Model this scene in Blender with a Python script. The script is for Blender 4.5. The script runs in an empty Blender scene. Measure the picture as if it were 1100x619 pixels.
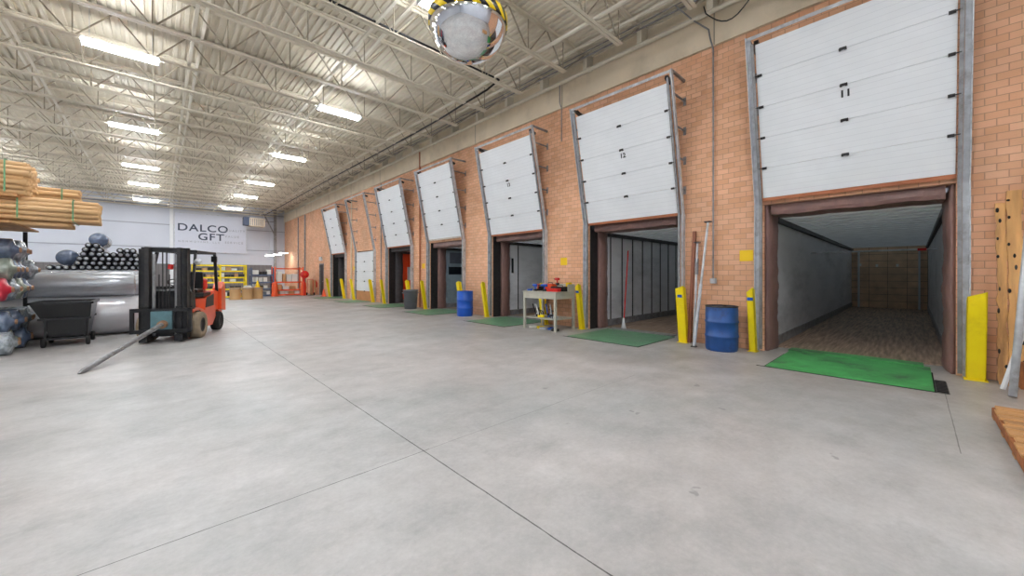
import bpy, math, random
from mathutils import Vector, Matrix
random.seed(7)
PI = math.pi
C = bpy.context.scene.collection
sc = bpy.context.scene

# ------------------------------------------------------------------ materials
def lin(c):
    return tuple(((x/255)/12.92 if x/255 <= 0.04045 else ((x/255+0.055)/1.055)**2.4) for x in c)

def newmat(name):
    m = bpy.data.materials.new(name); m.use_nodes = True
    nt = m.node_tree; b = nt.nodes['Principled BSDF']
    return m, nt, b

def mat(name, rgb, rough=0.6, metal=0.0, var=0.12, scale=6.0, bump=0.0, bscale=40.0, spec=0.5, dirt=None, dirt_amt=0.5, coat=0.0, stretch=(1,1,1)):
    """colour broken up by noise, optional dirt colour in patches, optional bump"""
    m, nt, b = newmat(name)
    N, L = nt.nodes, nt.links
    tc = N.new('ShaderNodeTexCoord'); mp = N.new('ShaderNodeMapping'); mp.inputs['Scale'].default_value = stretch
    L.new(tc.outputs['Object'], mp.inputs['Vector'])
    no = N.new('ShaderNodeTexNoise'); no.inputs['Scale'].default_value = scale; no.inputs['Detail'].default_value = 6
    L.new(mp.outputs['Vector'], no.inputs['Vector'])
    cr = N.new('ShaderNodeValToRGB')
    c = lin(rgb)
    lo = tuple(max(0, x*(1-var)) for x in c)+(1,); hi = tuple(min(1, x*(1+var)) for x in c)+(1,)
    cr.color_ramp.elements[0].position = 0.3; cr.color_ramp.elements[0].color = lo
    cr.color_ramp.elements[1].position = 0.7; cr.color_ramp.elements[1].color = hi
    L.new(no.outputs['Fac'], cr.inputs['Fac'])
    out = cr.outputs['Color']
    if dirt:
        n2 = N.new('ShaderNodeTexNoise'); n2.inputs['Scale'].default_value = scale*0.45; n2.inputs['Detail'].default_value = 8
        n2.inputs['Roughness'].default_value = 0.7
        L.new(mp.outputs['Vector'], n2.inputs['Vector'])
        r2 = N.new('ShaderNodeValToRGB'); r2.color_ramp.elements[0].position = 0.5; r2.color_ramp.elements[1].position = 0.68
        r2.color_ramp.elements[0].color = (0,0,0,1); r2.color_ramp.elements[1].color = (dirt_amt,)*3+(1,)
        L.new(n2.outputs['Fac'], r2.inputs['Fac'])
        mx = N.new('ShaderNodeMixRGB'); L.new(r2.outputs['Color'], mx.inputs['Fac'])
        L.new(out, mx.inputs['Color1']); mx.inputs['Color2'].default_value = lin(dirt)+(1,)
        out = mx.outputs['Color']
    L.new(out, b.inputs['Base Color'])
    b.inputs['Roughness'].default_value = rough; b.inputs['Metallic'].default_value = metal
    b.inputs['Specular IOR Level'].default_value = spec
    if coat: b.inputs['Coat Weight'].default_value = coat; b.inputs['Coat Roughness'].default_value = 0.15
    if bump:
        n3 = N.new('ShaderNodeTexNoise'); n3.inputs['Scale'].default_value = bscale; n3.inputs['Detail'].default_value = 5
        L.new(mp.outputs['Vector'], n3.inputs['Vector'])
        bp = N.new('ShaderNodeBump'); bp.inputs['Strength'].default_value = bump; bp.inputs['Distance'].default_value = 0.02
        L.new(n3.outputs['Fac'], bp.inputs['Height']); L.new(bp.outputs['Normal'], b.inputs['Normal'])
    return m

def emit(name, rgb, s):
    m, nt, b = newmat(name)
    b.inputs['Base Color'].default_value = lin(rgb)+(1,)
    b.inputs['Emission Color'].default_value = lin(rgb)+(1,); b.inputs['Emission Strength'].default_value = s
    return m

def brick_mat():
    m, nt, b = newmat('tan_brick'); N, L = nt.nodes, nt.links
    ge = N.new('ShaderNodeNewGeometry'); sx = N.new('ShaderNodeSeparateXYZ'); L.new(ge.outputs['Position'], sx.inputs[0])
    ad = N.new('ShaderNodeMath'); ad.operation = 'ADD'; L.new(sx.outputs['Y'], ad.inputs[0]); L.new(sx.outputs['X'], ad.inputs[1])
    cb = N.new('ShaderNodeCombineXYZ'); L.new(ad.outputs[0], cb.inputs[0]); L.new(sx.outputs['Z'], cb.inputs[1])
    br = N.new('ShaderNodeTexBrick'); L.new(cb.outputs[0], br.inputs['Vector'])
    br.inputs['Scale'].default_value = 1; br.inputs['Brick Width'].default_value = 0.215; br.inputs['Row Height'].default_value = 0.106
    br.inputs['Mortar Size'].default_value = 0.006; br.inputs['Mortar Smooth'].default_value = 0.4; br.inputs['Bias'].default_value = 0.0
    br.inputs['Color1'].default_value = lin((238,188,152))+(1,); br.inputs['Color2'].default_value = lin((224,168,130))+(1,)
    br.inputs['Mortar'].default_value = lin((190,146,118))+(1,)
    no = N.new('ShaderNodeTexNoise'); no.inputs['Scale'].default_value = 0.9; no.inputs['Detail'].default_value = 8
    L.new(ge.outputs['Position'], no.inputs['Vector'])
    mr = N.new('ShaderNodeMapRange'); mr.inputs['From Min'].default_value = 0.3; mr.inputs['From Max'].default_value = 0.7
    mr.inputs['To Min'].default_value = 0.86; mr.inputs['To Max'].default_value = 1.1; L.new(no.outputs['Fac'], mr.inputs['Value'])
    hs = N.new('ShaderNodeHueSaturation'); L.new(br.outputs['Color'], hs.inputs['Color']); L.new(mr.outputs[0], hs.inputs['Value'])
    L.new(hs.outputs['Color'], b.inputs['Base Color']); b.inputs['Roughness'].default_value = 0.75
    n2 = N.new('ShaderNodeTexNoise'); n2.inputs['Scale'].default_value = 60; L.new(ge.outputs['Position'], n2.inputs['Vector'])
    m2 = N.new('ShaderNodeMath'); m2.operation = 'MULTIPLY_ADD'; L.new(br.outputs['Fac'], m2.inputs[0]); m2.inputs[1].default_value = -1.0
    L.new(n2.outputs['Fac'], m2.inputs[2])
    bp = N.new('ShaderNodeBump'); bp.inputs['Strength'].default_value = 0.5; bp.inputs['Distance'].default_value = 0.008
    L.new(m2.outputs[0], bp.inputs['Height']); L.new(bp.outputs['Normal'], b.inputs['Normal'])
    return m

def floor_mat():
    m, nt, b = newmat('polished_concrete'); N, L = nt.nodes, nt.links
    ge = N.new('ShaderNodeNewGeometry'); P = ge.outputs['Position']
    def noise(s, d=8, r=0.6, vec=None):
        n = N.new('ShaderNodeTexNoise'); n.inputs['Scale'].default_value = s; n.inputs['Detail'].default_value = d; n.inputs['Roughness'].default_value = r
        L.new(vec or P, n.inputs['Vector']); return n.outputs['Fac']
    def ramp(src, a, bb, c0, c1):
        r = N.new('ShaderNodeValToRGB'); r.color_ramp.elements[0].position = a; r.color_ramp.elements[1].position = bb
        r.color_ramp.elements[0].color = c0; r.color_ramp.elements[1].color = c1; L.new(src, r.inputs['Fac']); return r.outputs['Color']
    def mixc(f, a, c, mode='MIX'):
        x = N.new('ShaderNodeMixRGB'); x.blend_type = mode
        if isinstance(f, float): x.inputs['Fac'].default_value = f
        else: L.new(f, x.inputs['Fac'])
        L.new(a, x.inputs['Color1'])
        if isinstance(c, tuple): x.inputs['Color2'].default_value = c
        else: L.new(c, x.inputs['Color2'])
        return x.outputs['Color']
    g = lambda v: (v, v, v, 1)
    base = ramp(noise(0.42, 10, 0.68), 0.32, 0.7, lin((166,167,166))+(1,), lin((206,204,204))+(1,))
    hue = ramp(noise(0.28, 4, 0.5), 0.42, 0.58, (1.0,0.965,0.95,1), (0.97,0.985,0.985,1))
    base = mixc(1.0, base, hue, 'MULTIPLY')
    base = mixc(1.0, base, ramp(noise(2.6, 8, 0.7), 0.3, 0.7, g(0.83), g(1.06)), 'MULTIPLY')
    # scuffs dragged along the dock aisle
    mp = N.new('ShaderNodeMapping'); mp.inputs['Rotation'].default_value = (0,0,0.35); mp.inputs['Scale'].default_value = (0.9, 1.7, 1); L.new(P, mp.inputs['Vector'])
    sc1 = ramp(noise(1.3, 9, 0.72, mp.outputs[0]), 0.52, 0.74, g(0), g(0.42))
    c = mixc(sc1, base, lin((132,130,128))+(1,))
    fine = ramp(noise(26, 8, 0.75), 0.3, 0.7, g(0.88), g(1.05))
    c = mixc(1.0, c, fine, 'MULTIPLY')
    # worn brownish apron near the dock wall
    sx = N.new('ShaderNodeSeparateXYZ'); L.new(P, sx.inputs[0])
    mr = N.new('ShaderNodeMapRange'); mr.inputs['From Min'].default_value = 3.2; mr.inputs['From Max'].default_value = 7.0; L.new(sx.outputs['X'], mr.inputs['Value'])
    st = ramp(noise(0.8, 9, 0.7), 0.42, 0.62, g(0.15), g(0.85))
    mm = N.new('ShaderNodeMath'); mm.operation = 'MULTIPLY'; L.new(mr.outputs[0], mm.inputs[0]); L.new(st, mm.inputs[1])
    m5 = N.new('ShaderNodeMath'); m5.operation = 'MULTIPLY'; L.new(mm.outputs[0], m5.inputs[0]); m5.inputs[1].default_value = 0.62
    c = mixc(m5.outputs[0], c, lin((136,124,112))+(1,))
    # spots
    sp = ramp(noise(3.1, 3, 0.5), 0.725, 0.74, g(0), g(0.45)); c = mixc(sp, c, lin((95,93,92))+(1,))
    # saw-cut joints, slightly wandering
    wn = noise(1.2, 4, 0.6)
    def joint(axis, pos, w, lo=None, hi=None, amt=0.85):
        s = N.new('ShaderNodeMath'); s.operation = 'SUBTRACT'; L.new(sx.outputs[axis], s.inputs[0]); s.inputs[1].default_value = pos
        w1 = N.new('ShaderNodeMath'); w1.operation = 'MULTIPLY_ADD'; L.new(wn, w1.inputs[0]); w1.inputs[1].default_value = 0.02; L.new(s.outputs[0], w1.inputs[2])
        w2 = N.new('ShaderNodeMath'); w2.operation = 'SUBTRACT'; L.new(w1.outputs[0], w2.inputs[0]); w2.inputs[1].default_value = 0.01
        ab = N.new('ShaderNodeMath'); ab.operation = 'ABSOLUTE'; L.new(w2.outputs[0], ab.inputs[0])
        nz = noise(5, 4, 0.7)
        wd = N.new('ShaderNodeMath'); wd.operation = 'MULTIPLY'; L.new(nz, wd.inputs[0]); wd.inputs[1].default_value = w*2
        lt = N.new('ShaderNodeMath'); lt.operation = 'LESS_THAN'; L.new(ab.outputs[0], lt.inputs[0]); L.new(wd.outputs[0], lt.inputs[1])
        o = lt.outputs[0]
        other = 'Y' if axis == 'X' else 'X'
        for lim, op in ((lo, 'GREATER_THAN'), (hi, 'LESS_THAN')):
            if lim is None: continue
            q = N.new('ShaderNodeMath'); q.operation = op; L.new(sx.outputs[other], q.inputs[0]); q.inputs[1].default_value = lim
            z = N.new('ShaderNodeMath'); z.operation = 'MULTIPLY'; L.new(o, z.inputs[0]); L.new(q.outputs[0], z.inputs[1]); o = z.outputs[0]
        z = N.new('ShaderNodeMath'); z.operation = 'MULTIPLY'; L.new(o, z.inputs[0]); z.inputs[1].default_value = amt
        return z.outputs[0]
    dark = lin((62,60,58))+(1,)
    for a in (('X', 1.645, 0.005), ('Y', 2.85, 0.004, None, 1.7, 0.75), ('Y', 2.85, 0.003, 1.6, 5.2, 0.5), ('X', -8.0, 0.005), ('Y', -0.27, 0.004, 4.9, 7.3, 0.6), ('Y', 14.9, 0.006), ('Y', 27.0, 0.006)):
        c = mixc(joint(*a), c, dark)
    L.new(c, b.inputs['Base Color'])
    rr = ramp(noise(0.7, 8, 0.65), 0.3, 0.7, g(0.34), g(0.58)); L.new(rr, b.inputs['Roughness'])
    b.inputs['Specular IOR Level'].default_value = 0.4
    bp = N.new('ShaderNodeBump'); bp.inputs['Strength'].default_value = 0.12; bp.inputs['Distance'].default_value = 0.01
    L.new(noise(14, 8, 0.7), bp.inputs['Height']); L.new(bp.outputs['Normal'], b.inputs['Normal'])
    return m

def stripes_mat(name, rgb1, rgb2, axis='Z', period=0.1, width=0.15, rough=0.5, metal=0.0, bump=0.3, noisev=0.08, second=None):
    """base colour with thin repeating seams along one object axis"""
    m, nt, b = newmat(name); N, L = nt.nodes, nt.links
    tc = N.new('ShaderNodeTexCoord'); sx = N.new('ShaderNodeSeparateXYZ'); L.new(tc.outputs['Object'], sx.inputs[0])
    def seam(ax, per, w):
        d = N.new('ShaderNodeMath'); d.operation = 'DIVIDE'; L.new(sx.outputs[ax], d.inputs[0]); d.inputs[1].default_value = per
        f = N.new('ShaderNodeMath'); f.operation = 'FRACT'; L.new(d.outputs[0], f.inputs[0])
        l = N.new('ShaderNodeMath'); l.operation = 'LESS_THAN'; L.new(f.outputs[0], l.inputs[0]); l.inputs[1].default_value = w; return l.outputs[0]
    s = seam(axis, period, width)
    if second:
        s2 = seam(*second); mx_ = N.new('ShaderNodeMath'); mx_.operation = 'MAXIMUM'; L.new(s, mx_.inputs[0]); L.new(s2, mx_.inputs[1]); s = mx_.outputs[0]
    no = N.new('ShaderNodeTexNoise'); no.inputs['Scale'].default_value = 2.5; no.inputs['Detail'].default_value = 8; L.new(tc.outputs['Object'], no.inputs['Vector'])
    cr = N.new('ShaderNodeValToRGB'); c = lin(rgb1)
    cr.color_ramp.elements[0].position = .3; cr.color_ramp.elements[0].color = tuple(x*(1-noisev) for x in c)+(1,)
    cr.color_ramp.elements[1].position = .7; cr.color_ramp.elements[1].color = tuple(min(1, x*(1+noisev)) for x in c)+(1,)
    L.new(no.outputs['Fac'], cr.inputs['Fac'])
    mx = N.new('ShaderNodeMixRGB'); L.new(s, mx.inputs['Fac']); L.new(cr.outputs['Color'], mx.inputs['Color1']); mx.inputs['Color2'].default_value = lin(rgb2)+(1,)
    L.new(mx.outputs['Color'], b.inputs['Base Color']); b.inputs['Roughness'].default_value = rough; b.inputs['Metallic'].default_value = metal
    bp = N.new('ShaderNodeBump'); bp.inputs['Strength'].default_value = bump; bp.inputs['Distance'].default_value = 0.004; bp.invert = True
    L.new(s, bp.inputs['Height']); L.new(bp.outputs['Normal'], b.inputs['Normal'])
    return m

def hazard_mat():
    m, nt, b = newmat('hazard_tape'); N, L = nt.nodes, nt.links
    tc = N.new('ShaderNodeTexCoord'); sx = N.new('ShaderNodeSeparateXYZ'); L.new(tc.outputs['Object'], sx.inputs[0])
    at = N.new('ShaderNodeMath'); at.operation = 'ARCTAN2'; L.new(sx.outputs['Y'], at.inputs[0]); L.new(sx.outputs['X'], at.inputs[1])
    q = N.new('ShaderNodeMath'); q.operation = 'MULTIPLY_ADD'; L.new(sx.outputs['Z'], q.inputs[0]); q.inputs[1].default_value = 1.6/0.6
    L.new(at.outputs[0], q.inputs[2])
    d = N.new('ShaderNodeMath'); d.operation = 'DIVIDE'; L.new(q.outputs[0], d.inputs[0]); d.inputs[1].default_value = 2*PI/15
    f = N.new('ShaderNodeMath'); f.operation = 'FRACT'; L.new(d.outputs[0], f.inputs[0])
    l = N.new('ShaderNodeMath'); l.operation = 'LESS_THAN'; L.new(f.outputs[0], l.inputs[0]); l.inputs[1].default_value = 0.5
    mx = N.new('ShaderNodeMixRGB'); L.new(l.outputs[0], mx.inputs['Fac'])
    mx.inputs['Color1'].default_value = lin((240,205,20))+(1,); mx.inputs['Color2'].default_value = lin((20,20,22))+(1,)
    L.new(mx.outputs['Color'], b.inputs['Base Color']); b.inputs['Roughness'].default_value = 0.4
    return m

M = {}
def roof_skin():
    m, nt, b = newmat('translucent_roof_skin'); N, L = nt.nodes, nt.links
    b.inputs['Base Color'].default_value = lin((205,207,204))+(1,); b.inputs['Roughness'].default_value = 0.5
    tr = N.new('ShaderNodeBsdfTranslucent'); tr.inputs['Color'].default_value = (0.8, 0.85, 0.8, 1)  # translucency added so sky light brightens the trailer interiors
    mx = N.new('ShaderNodeMixShader'); mx.inputs[0].default_value = 0.1
    L.new(b.outputs[0], mx.inputs[1]); L.new(tr.outputs[0], mx.inputs[2]); L.new(mx.outputs[0], N['Material Output'].inputs['Surface'])
    return m
M['roof_skin'] = roof_skin()
M['brick'] = brick_mat(); M['floor'] = floor_mat(); M['hazard'] = hazard_mat()
M['cream'] = mat('cream_paint', (232,217,192), 0.55, var=0.06, scale=1.5, dirt=(150,135,112), dirt_amt=0.3)
M['deck'] = mat('cream_roof_deck', (228,220,202), 0.6, var=0.05, scale=0.8, dirt=(165,152,130), dirt_amt=0.25)
M['steel_cream'] = mat('cream_painted_steel', (226,218,200), 0.5, var=0.06, scale=3)
M['steel_light'] = mat('pale_cream_steel', (246,241,228), 0.5, var=0.03, scale=3)
M['web'] = mat('cream_painted_rod', (172,162,142), 0.55, var=0.08, scale=3)
M['door'] = stripes_mat('white_ribbed_door', (232,235,238), (216,219,223), 'Z', 0.095, 0.06, 0.42, bump=0.25, noisev=0.03)
M['galv'] = mat('galvanised_steel', (204,207,212), 0.4, 0.25, var=0.15, scale=9, dirt=(120,112,104), dirt_amt=0.5)
M['galv_dark'] = mat('dull_grey_steel', (146,146,148), 0.45, 0.3, var=0.2, scale=9, dirt=(90,70,55), dirt_amt=0.6)
M['dark_steel'] = mat('dark_steel', (58,56,56), 0.45, 0.5, var=0.2, scale=10)
M['seal'] = mat('brown_vinyl_curtain', (126,94,86), 0.45, var=0.2, scale=4, bump=0.9, bscale=7, dirt=(96,74,70), dirt_amt=0.6, stretch=(1,1,0.4))
M['seal_dark'] = mat('charcoal_foam_pad', (66,62,64), 0.7, var=0.2, scale=4, bump=0.5, bscale=8)
M['rust'] = mat('rusty_seal_strip', (176,108,72), 0.7, var=0.2, scale=12, dirt=(120,75,55), dirt_amt=0.6, stretch=(1,.3,1))
M['rust_grey'] = mat('pale_seal_strip', (205,196,186), 0.7, var=0.1, scale=12, dirt=(150,120,100), dirt_amt=0.5)
M['tan_panel'] = mat('tan_door_section', (200,138,92), 0.5, var=0.1, scale=4)
M['yellow'] = mat('safety_yellow', (255,226,12), 0.42, var=0.05, scale=6, dirt=(205,170,20), dirt_amt=0.35)
M['yellow_flat'] = mat('yellow_card', (246,206,20), 0.6, var=0.03)
M['green'] = stripes_mat('green_tread_plate', (62,150,78), (40,104,54), 'X', 0.04, 0.3, 0.45, bump=0.6, noisev=0.25, second=('Y', 0.04, 0.3))
M['green_worn'] = mat('green_worn_plate', (76,168,92), 0.5, 0.1, var=0.2, scale=3, dirt=(66,74,66), dirt_amt=0.9, bump=0.4, bscale=60)
M['green_dull'] = mat('green_dull_plate', (98,148,112), 0.4, 0.1, var=0.15, scale=3, dirt=(120,128,118), dirt_amt=0.6, bump=0.3, bscale=60)
M['trailer_white'] = mat('white_trailer_lining', (226,227,230), 0.4, var=0.08, scale=2, dirt=(140,142,146), dirt_amt=0.45, stretch=(.4,1,1))
M['trailer_grey'] = mat('scuffed_grey_lining', (206,206,208), 0.5, var=0.1, scale=2, dirt=(140,141,144), dirt_amt=0.6, stretch=(.35,1,1.3))
M['trailer_bluegrey'] = mat('blue_grey_lining', (150,168,178), 0.5, var=0.12, scale=3, dirt=(98,108,116), dirt_amt=0.5)
M['trailer_orange'] = mat('orange_lining', (226,74,26), 0.45, var=0.08, scale=3, dirt=(150,50,24), dirt_amt=0.4)
M['trailer_dark'] = mat('slate_lining', (92,98,110), 0.5, var=0.15, scale=3)
M['alu'] = mat('dull_aluminium', (212,214,216), 0.4, 0.15, var=0.08, scale=3)
M['plywood'] = stripes_mat('plywood_bulkhead', (216,184,152), (120,98,80), 'Y', 0.6, 0.02, 0.6, bump=0.2, noisev=0.2, second=('Z', 0.3, 0.04))
M['planks'] = mat('hardwood_trailer_floor', (158,134,114), 0.6, var=0.5, scale=4, dirt=(82,70,62), dirt_amt=0.75, bump=0.3, bscale=12, stretch=(0.35,5,1))
M['black'] = mat('black_plastic', (17,18,20), 0.35, var=0.2, scale=6)
M['blackmetal'] = mat('black_painted_steel', (26,27,30), 0.4, 0.2, var=0.25, scale=8, dirt=(70,66,62), dirt_amt=0.4)
M['rubber'] = mat('black_rubber', (30,29,29), 0.8, var=0.2)
M['tyre_dusty'] = mat('dusty_tyre', (150,134,112), 0.85, var=0.12, scale=8, dirt=(110,98,84), dirt_amt=0.5)
M['orange'] = mat('orange_truck_paint', (236,84,38), 0.3, var=0.05, scale=4, coat=0.4)
M['red'] = mat('red_paint', (212,34,28), 0.4, var=0.08)
M['blue'] = mat('blue_plastic', (20,86,190), 0.32, var=0.08, scale=5)
M['blue_worn'] = mat('worn_blue_drum', (32,78,142), 0.38, 0.1, var=0.2, scale=4.4, dirt=(42,36,50), dirt_amt=0.85)
M['bin_grey'] = mat('grey_bin_plastic', (112,117,124), 0.5, var=0.06)
M['wood'] = mat('raw_lumber', (216,164,102), 0.6, var=0.16, scale=5, dirt=(120,76,44), dirt_amt=0.6, bump=0.3, bscale=20, stretch=(3,3,0.3))
M['wood_pallet'] = mat('weathered_pallet_wood', (196,148,96), 0.65, var=0.2, scale=5, dirt=(120,84,54), dirt_amt=0.6, bump=0.4, bscale=25, stretch=(2,0.5,2))
M['wood_edge'] = mat('rough_brown_edge', (160,98,52), 0.7, var=0.25, scale=8, dirt=(96,58,34), dirt_amt=0.7, bump=0.6, bscale=25)
M['cardboard'] = mat('tan_cardboard', (224,184,134), 0.6, var=0.08, scale=3, stretch=(.3,1,1))
M['tube_shade'] = mat('bore_shade', (92,66,44), 0.8, var=0.1)
M['strap'] = mat('green_strap', (112,168,122), 0.5, var=0.05)
M['box'] = mat('cardboard_box', (196,152,108), 0.7, var=0.08, scale=3)
M['drum_card'] = mat('fibre_drum', (196,156,108), 0.6, var=0.06, scale=3)
M['white'] = mat('white_paint', (226,228,230), 0.45, var=0.03)
M['white_wall'] = mat('white_metal_wall', (202,206,216), 0.5, var=0.03, scale=0.7)
M['wains'] = stripes_mat('grey_wainscot', (112,108,108), (86,82,82), 'X', 0.3, 0.08, 0.6, bump=0.4)
M['sign'] = mat('white_banner', (206,210,222), 0.55, var=0.02)
M['ink'] = mat('slate_ink', (58,66,86), 0.6, var=0.02)
M['ink_grey'] = mat('pale_grey_ink', (158,162,172), 0.6, var=0.02)
M['bench'] = mat('pale_grey_enamel', (188,186,172), 0.45, 0.1, var=0.06, scale=5, dirt=(140,136,124), dirt_amt=0.4)
M['mirror'] = mat('mirror_dome', (235,236,238), 0.02, 1.0, var=0.0)
M['plastic_wrap'] = mat('silvery_plastic_wrap', (192,196,202), 0.22, 0.25, var=0.18, scale=3, bump=0.7, bscale=5, dirt=(110,114,120), dirt_amt=0.6, stretch=(.25,1,1), coat=0.5)
M['film_roll'] = mat('pale_film_roll', (212,214,218), 0.25, 0.15, var=0.08, scale=2, bump=0.25, bscale=4, stretch=(.3,1,1), coat=0.5)
M['roll_ends'] = mat('crinkled_clear_wrap', (160,170,178), 0.2, 0.3, var=0.5, scale=14, bump=1.0, bscale=18, coat=0.6)
M['roll_red'] = mat('wrapped_red_fabric', (196,40,62), 0.3, var=0.2, scale=6, bump=0.5, bscale=9, coat=0.5)
M['roll_navy'] = mat('wrapped_slate_fabric', (92,106,130), 0.25, 0.1, var=0.4, scale=7, bump=0.9, bscale=10, coat=0.6)
M['roll_green'] = mat('wrapped_grey_green_fabric', (140,150,138), 0.25, 0.1, var=0.3, scale=8, bump=0.9, bscale=10, coat=0.6)
M['roll_black'] = mat('shiny_black_wrap', (22,24,34), 0.18, 0.1, var=0.3, scale=8, bump=1.0, bscale=9, coat=1.0)
M['core'] = mat('kraft_core', (158,122,94), 0.7, var=0.15, scale=8)
M['lamp'] = emit('glowing_tube', (246,250,255), 78.0)
M['lamp_far'] = emit('glowing_far_lamp', (250,250,248), 7.0)
M['brown_pole'] = mat('brown_wooden_pole', (140,84,60), 0.6, var=0.1)
M['rack_blue'] = mat('slate_blue_rack', (84,100,130), 0.5, var=0.05)
M['rack_orange'] = mat('orange_rack_steel', (232,92,48), 0.45, var=0.05)
M['paper'] = mat('white_paper', (232,232,226), 0.7, var=0.04)
M['glass'] = mat('dark_glass', (26,30,36), 0.1, 0.1, var=0.1)
M['teal'] = mat('dull_teal_plate', (96,130,138), 0.45, 0.3, var=0.15, scale=8)
M['darkdoor'] = mat('dark_steel_door', (66,58,56), 0.4, 0.2, var=0.1)

# ------------------------------------------------------------------ mesh builder
class MB:
    def __init__(s): s.v = []; s.f = []; s.sm = []
    def add(s, vs, fs, smooth=False):
        o = len(s.v); s.v += [tuple(v) for v in vs]
        for f in fs: s.f.append(tuple(i+o for i in f)); s.sm.append(smooth)
        return s
    def box(s, x0, x1, y0, y1, z0, z1):
        vs = [(x0,y0,z0),(x1,y0,z0),(x1,y1,z0),(x0,y1,z0),(x0,y0,z1),(x1,y0,z1),(x1,y1,z1),(x0,y1,z1)]
        return s.add(vs, [(0,3,2,1),(4,5,6,7),(0,1,5,4),(1,2,6,5),(2,3,7,6),(3,0,4,7)])
    def bbox(s, x0, x1, y0, y1, z0, z1, b=0.01):
        """box with chamfered edges"""
        xs=(x0,x1);ys=(y0,y1);zs=(z0,z1); idx={}; vs=[]
        for i in (0,1):
            for j in (0,1):
                for k in (0,1):
                    sx=b if i==0 else -b; sy=b if j==0 else -b; sz=b if k==0 else -b
                    for a,p in (('x',(xs[i],ys[j]+sy,zs[k]+sz)),('y',(xs[i]+sx,ys[j],zs[k]+sz)),('z',(xs[i]+sx,ys[j]+sy,zs[k]))):
                        idx[(i,j,k,a)]=len(vs); vs.append(p)
        F=[]
        q=lambda *t: F.append(tuple(idx[u] for u in t))
        for i in (0,1): q((i,0,0,'x'),(i,1,0,'x'),(i,1,1,'x'),(i,0,1,'x'))
        for j in (0,1): q((0,j,0,'y'),(1,j,0,'y'),(1,j,1,'y'),(0,j,1,'y'))
        for k in (0,1): q((0,0,k,'z'),(1,0,k,'z'),(1,1,k,'z'),(0,1,k,'z'))
        for i in (0,1):
            for j in (0,1): q((i,j,0,'x'),(i,j,0,'y'),(i,j,1,'y'),(i,j,1,'x'))
            for k in (0,1): q((i,0,k,'x'),(i,0,k,'z'),(i,1,k,'z'),(i,1,k,'x'))
        for j in (0,1):
            for k in (0,1): q((0,j,k,'y'),(0,j,k,'z'),(1,j,k,'z'),(1,j,k,'y'))
        for i in (0,1):
            for j in (0,1):
                for k in (0,1): q((i,j,k,'x'),(i,j,k,'y'),(i,j,k,'z'))
        return s.add(vs,F)
    def bar(s, p, q, w=0.03, h=None):
        """rectangular bar between two points"""
        h = h or w; p = Vector(p); q = Vector(q); d = (q-p).normalized()
        up = Vector((0,0,1)) if abs(d.z) < 0.95 else Vector((1,0,0))
        a = d.cross(up).normalized()*w/2; b = a.cross(d).normalized()*h/2
        vs = [p-a-b,p+a-b,p+a+b,p-a+b,q-a-b,q+a-b,q+a+b,q-a+b]
        return s.add(vs, [(0,3,2,1),(4,5,6,7),(0,1,5,4),(1,2,6,5),(2,3,7,6),(3,0,4,7)])
    def tube(s, p, q, r, n=12, r2=None, cap=True):
        r2 = r if r2 is None else r2; p = Vector(p); q = Vector(q); d = (q-p).normalized()
        up = Vector((0,0,1)) if abs(d.z) < 0.95 else Vector((1,0,0))
        a = d.cross(up).normalized(); b = a.cross(d).normalized()
        vs = [p+(a*math.cos(t)+b*math.sin(t))*r for t in [2*PI*i/n for i in range(n)]]
        vs += [q+(a*math.cos(t)+b*math.sin(t))*r2 for t in [2*PI*i/n for i in range(n)]]
        s.add(vs, [(i,(i+1)%n,n+(i+1)%n,n+i) for i in range(n)], True)
        if cap: s.add(vs, [tuple(range(n))[::-1], tuple(range(n,2*n))])
        return s
    def path(s, pts, r, n=8):
        for a, b in zip(pts, pts[1:]): s.tube(a, b, r, n)
        return s
    def pipe(s, p, q, r, ri, n=14):
        """hollow tube"""
        p = Vector(p); q = Vector(q); d = (q-p).normalized()
        up = Vector((0,0,1)) if abs(d.z) < 0.95 else Vector((1,0,0))
        a = d.cross(up).normalized(); b = a.cross(d).normalized()
        rings = []
        for c, rr in ((p,r),(q,r),(q,ri),(p,ri)):
            rings.append([c+(a*math.cos(2*PI*i/n)+b*math.sin(2*PI*i/n))*rr for i in range(n)])
        vs = sum(rings, [])
        fs = []
        for k in range(4):
            for i in range(n): fs.append((k*n+i, k*n+(i+1)%n, ((k+1)%4)*n+(i+1)%n, ((k+1)%4)*n+i))
        return s.add(vs, fs, True)
    def lathe(s, prof, c=(0,0,0), n=32, axis='Z', closed=False, smooth=True):
        vs = []; m = len(prof)
        for i in range(n):
            t = 2*PI*i/n
            for r, z in prof:
                if axis == 'Z': v = (c[0]+r*math.cos(t), c[1]+r*math.sin(t), c[2]+z)
                elif axis == 'X': v = (c[0]+z, c[1]+r*math.cos(t), c[2]+r*math.sin(t))
                else: v = (c[0]+r*math.cos(t), c[1]+z, c[2]+r*math.sin(t))
                vs.append(v)
        fs = [(i*m+k, ((i+1)%n)*m+k, ((i+1)%n)*m+k+1, i*m+k+1) for i in range(n) for k in range(m-1)]
        return s.add(vs, fs, smooth)
    def prism(s, poly, axis, a, b):
        """extrude polygon; axis X: poly=(y,z); Y: poly=(x,z); Z: poly=(x,y)"""
        n = len(poly)
        f = {'X': lambda u,v,w: (w,u,v), 'Y': lambda u,v,w: (u,w,v), 'Z': lambda u,v,w: (u,v,w)}[axis]
        vs = [f(u,v,a) for u,v in poly]+[f(u,v,b) for u,v in poly]
        return s.add(vs, [tuple(range(n))[::-1], tuple(range(n,2*n))]+[(i,(i+1)%n,n+(i+1)%n,n+i) for i in range(n)])
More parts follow.
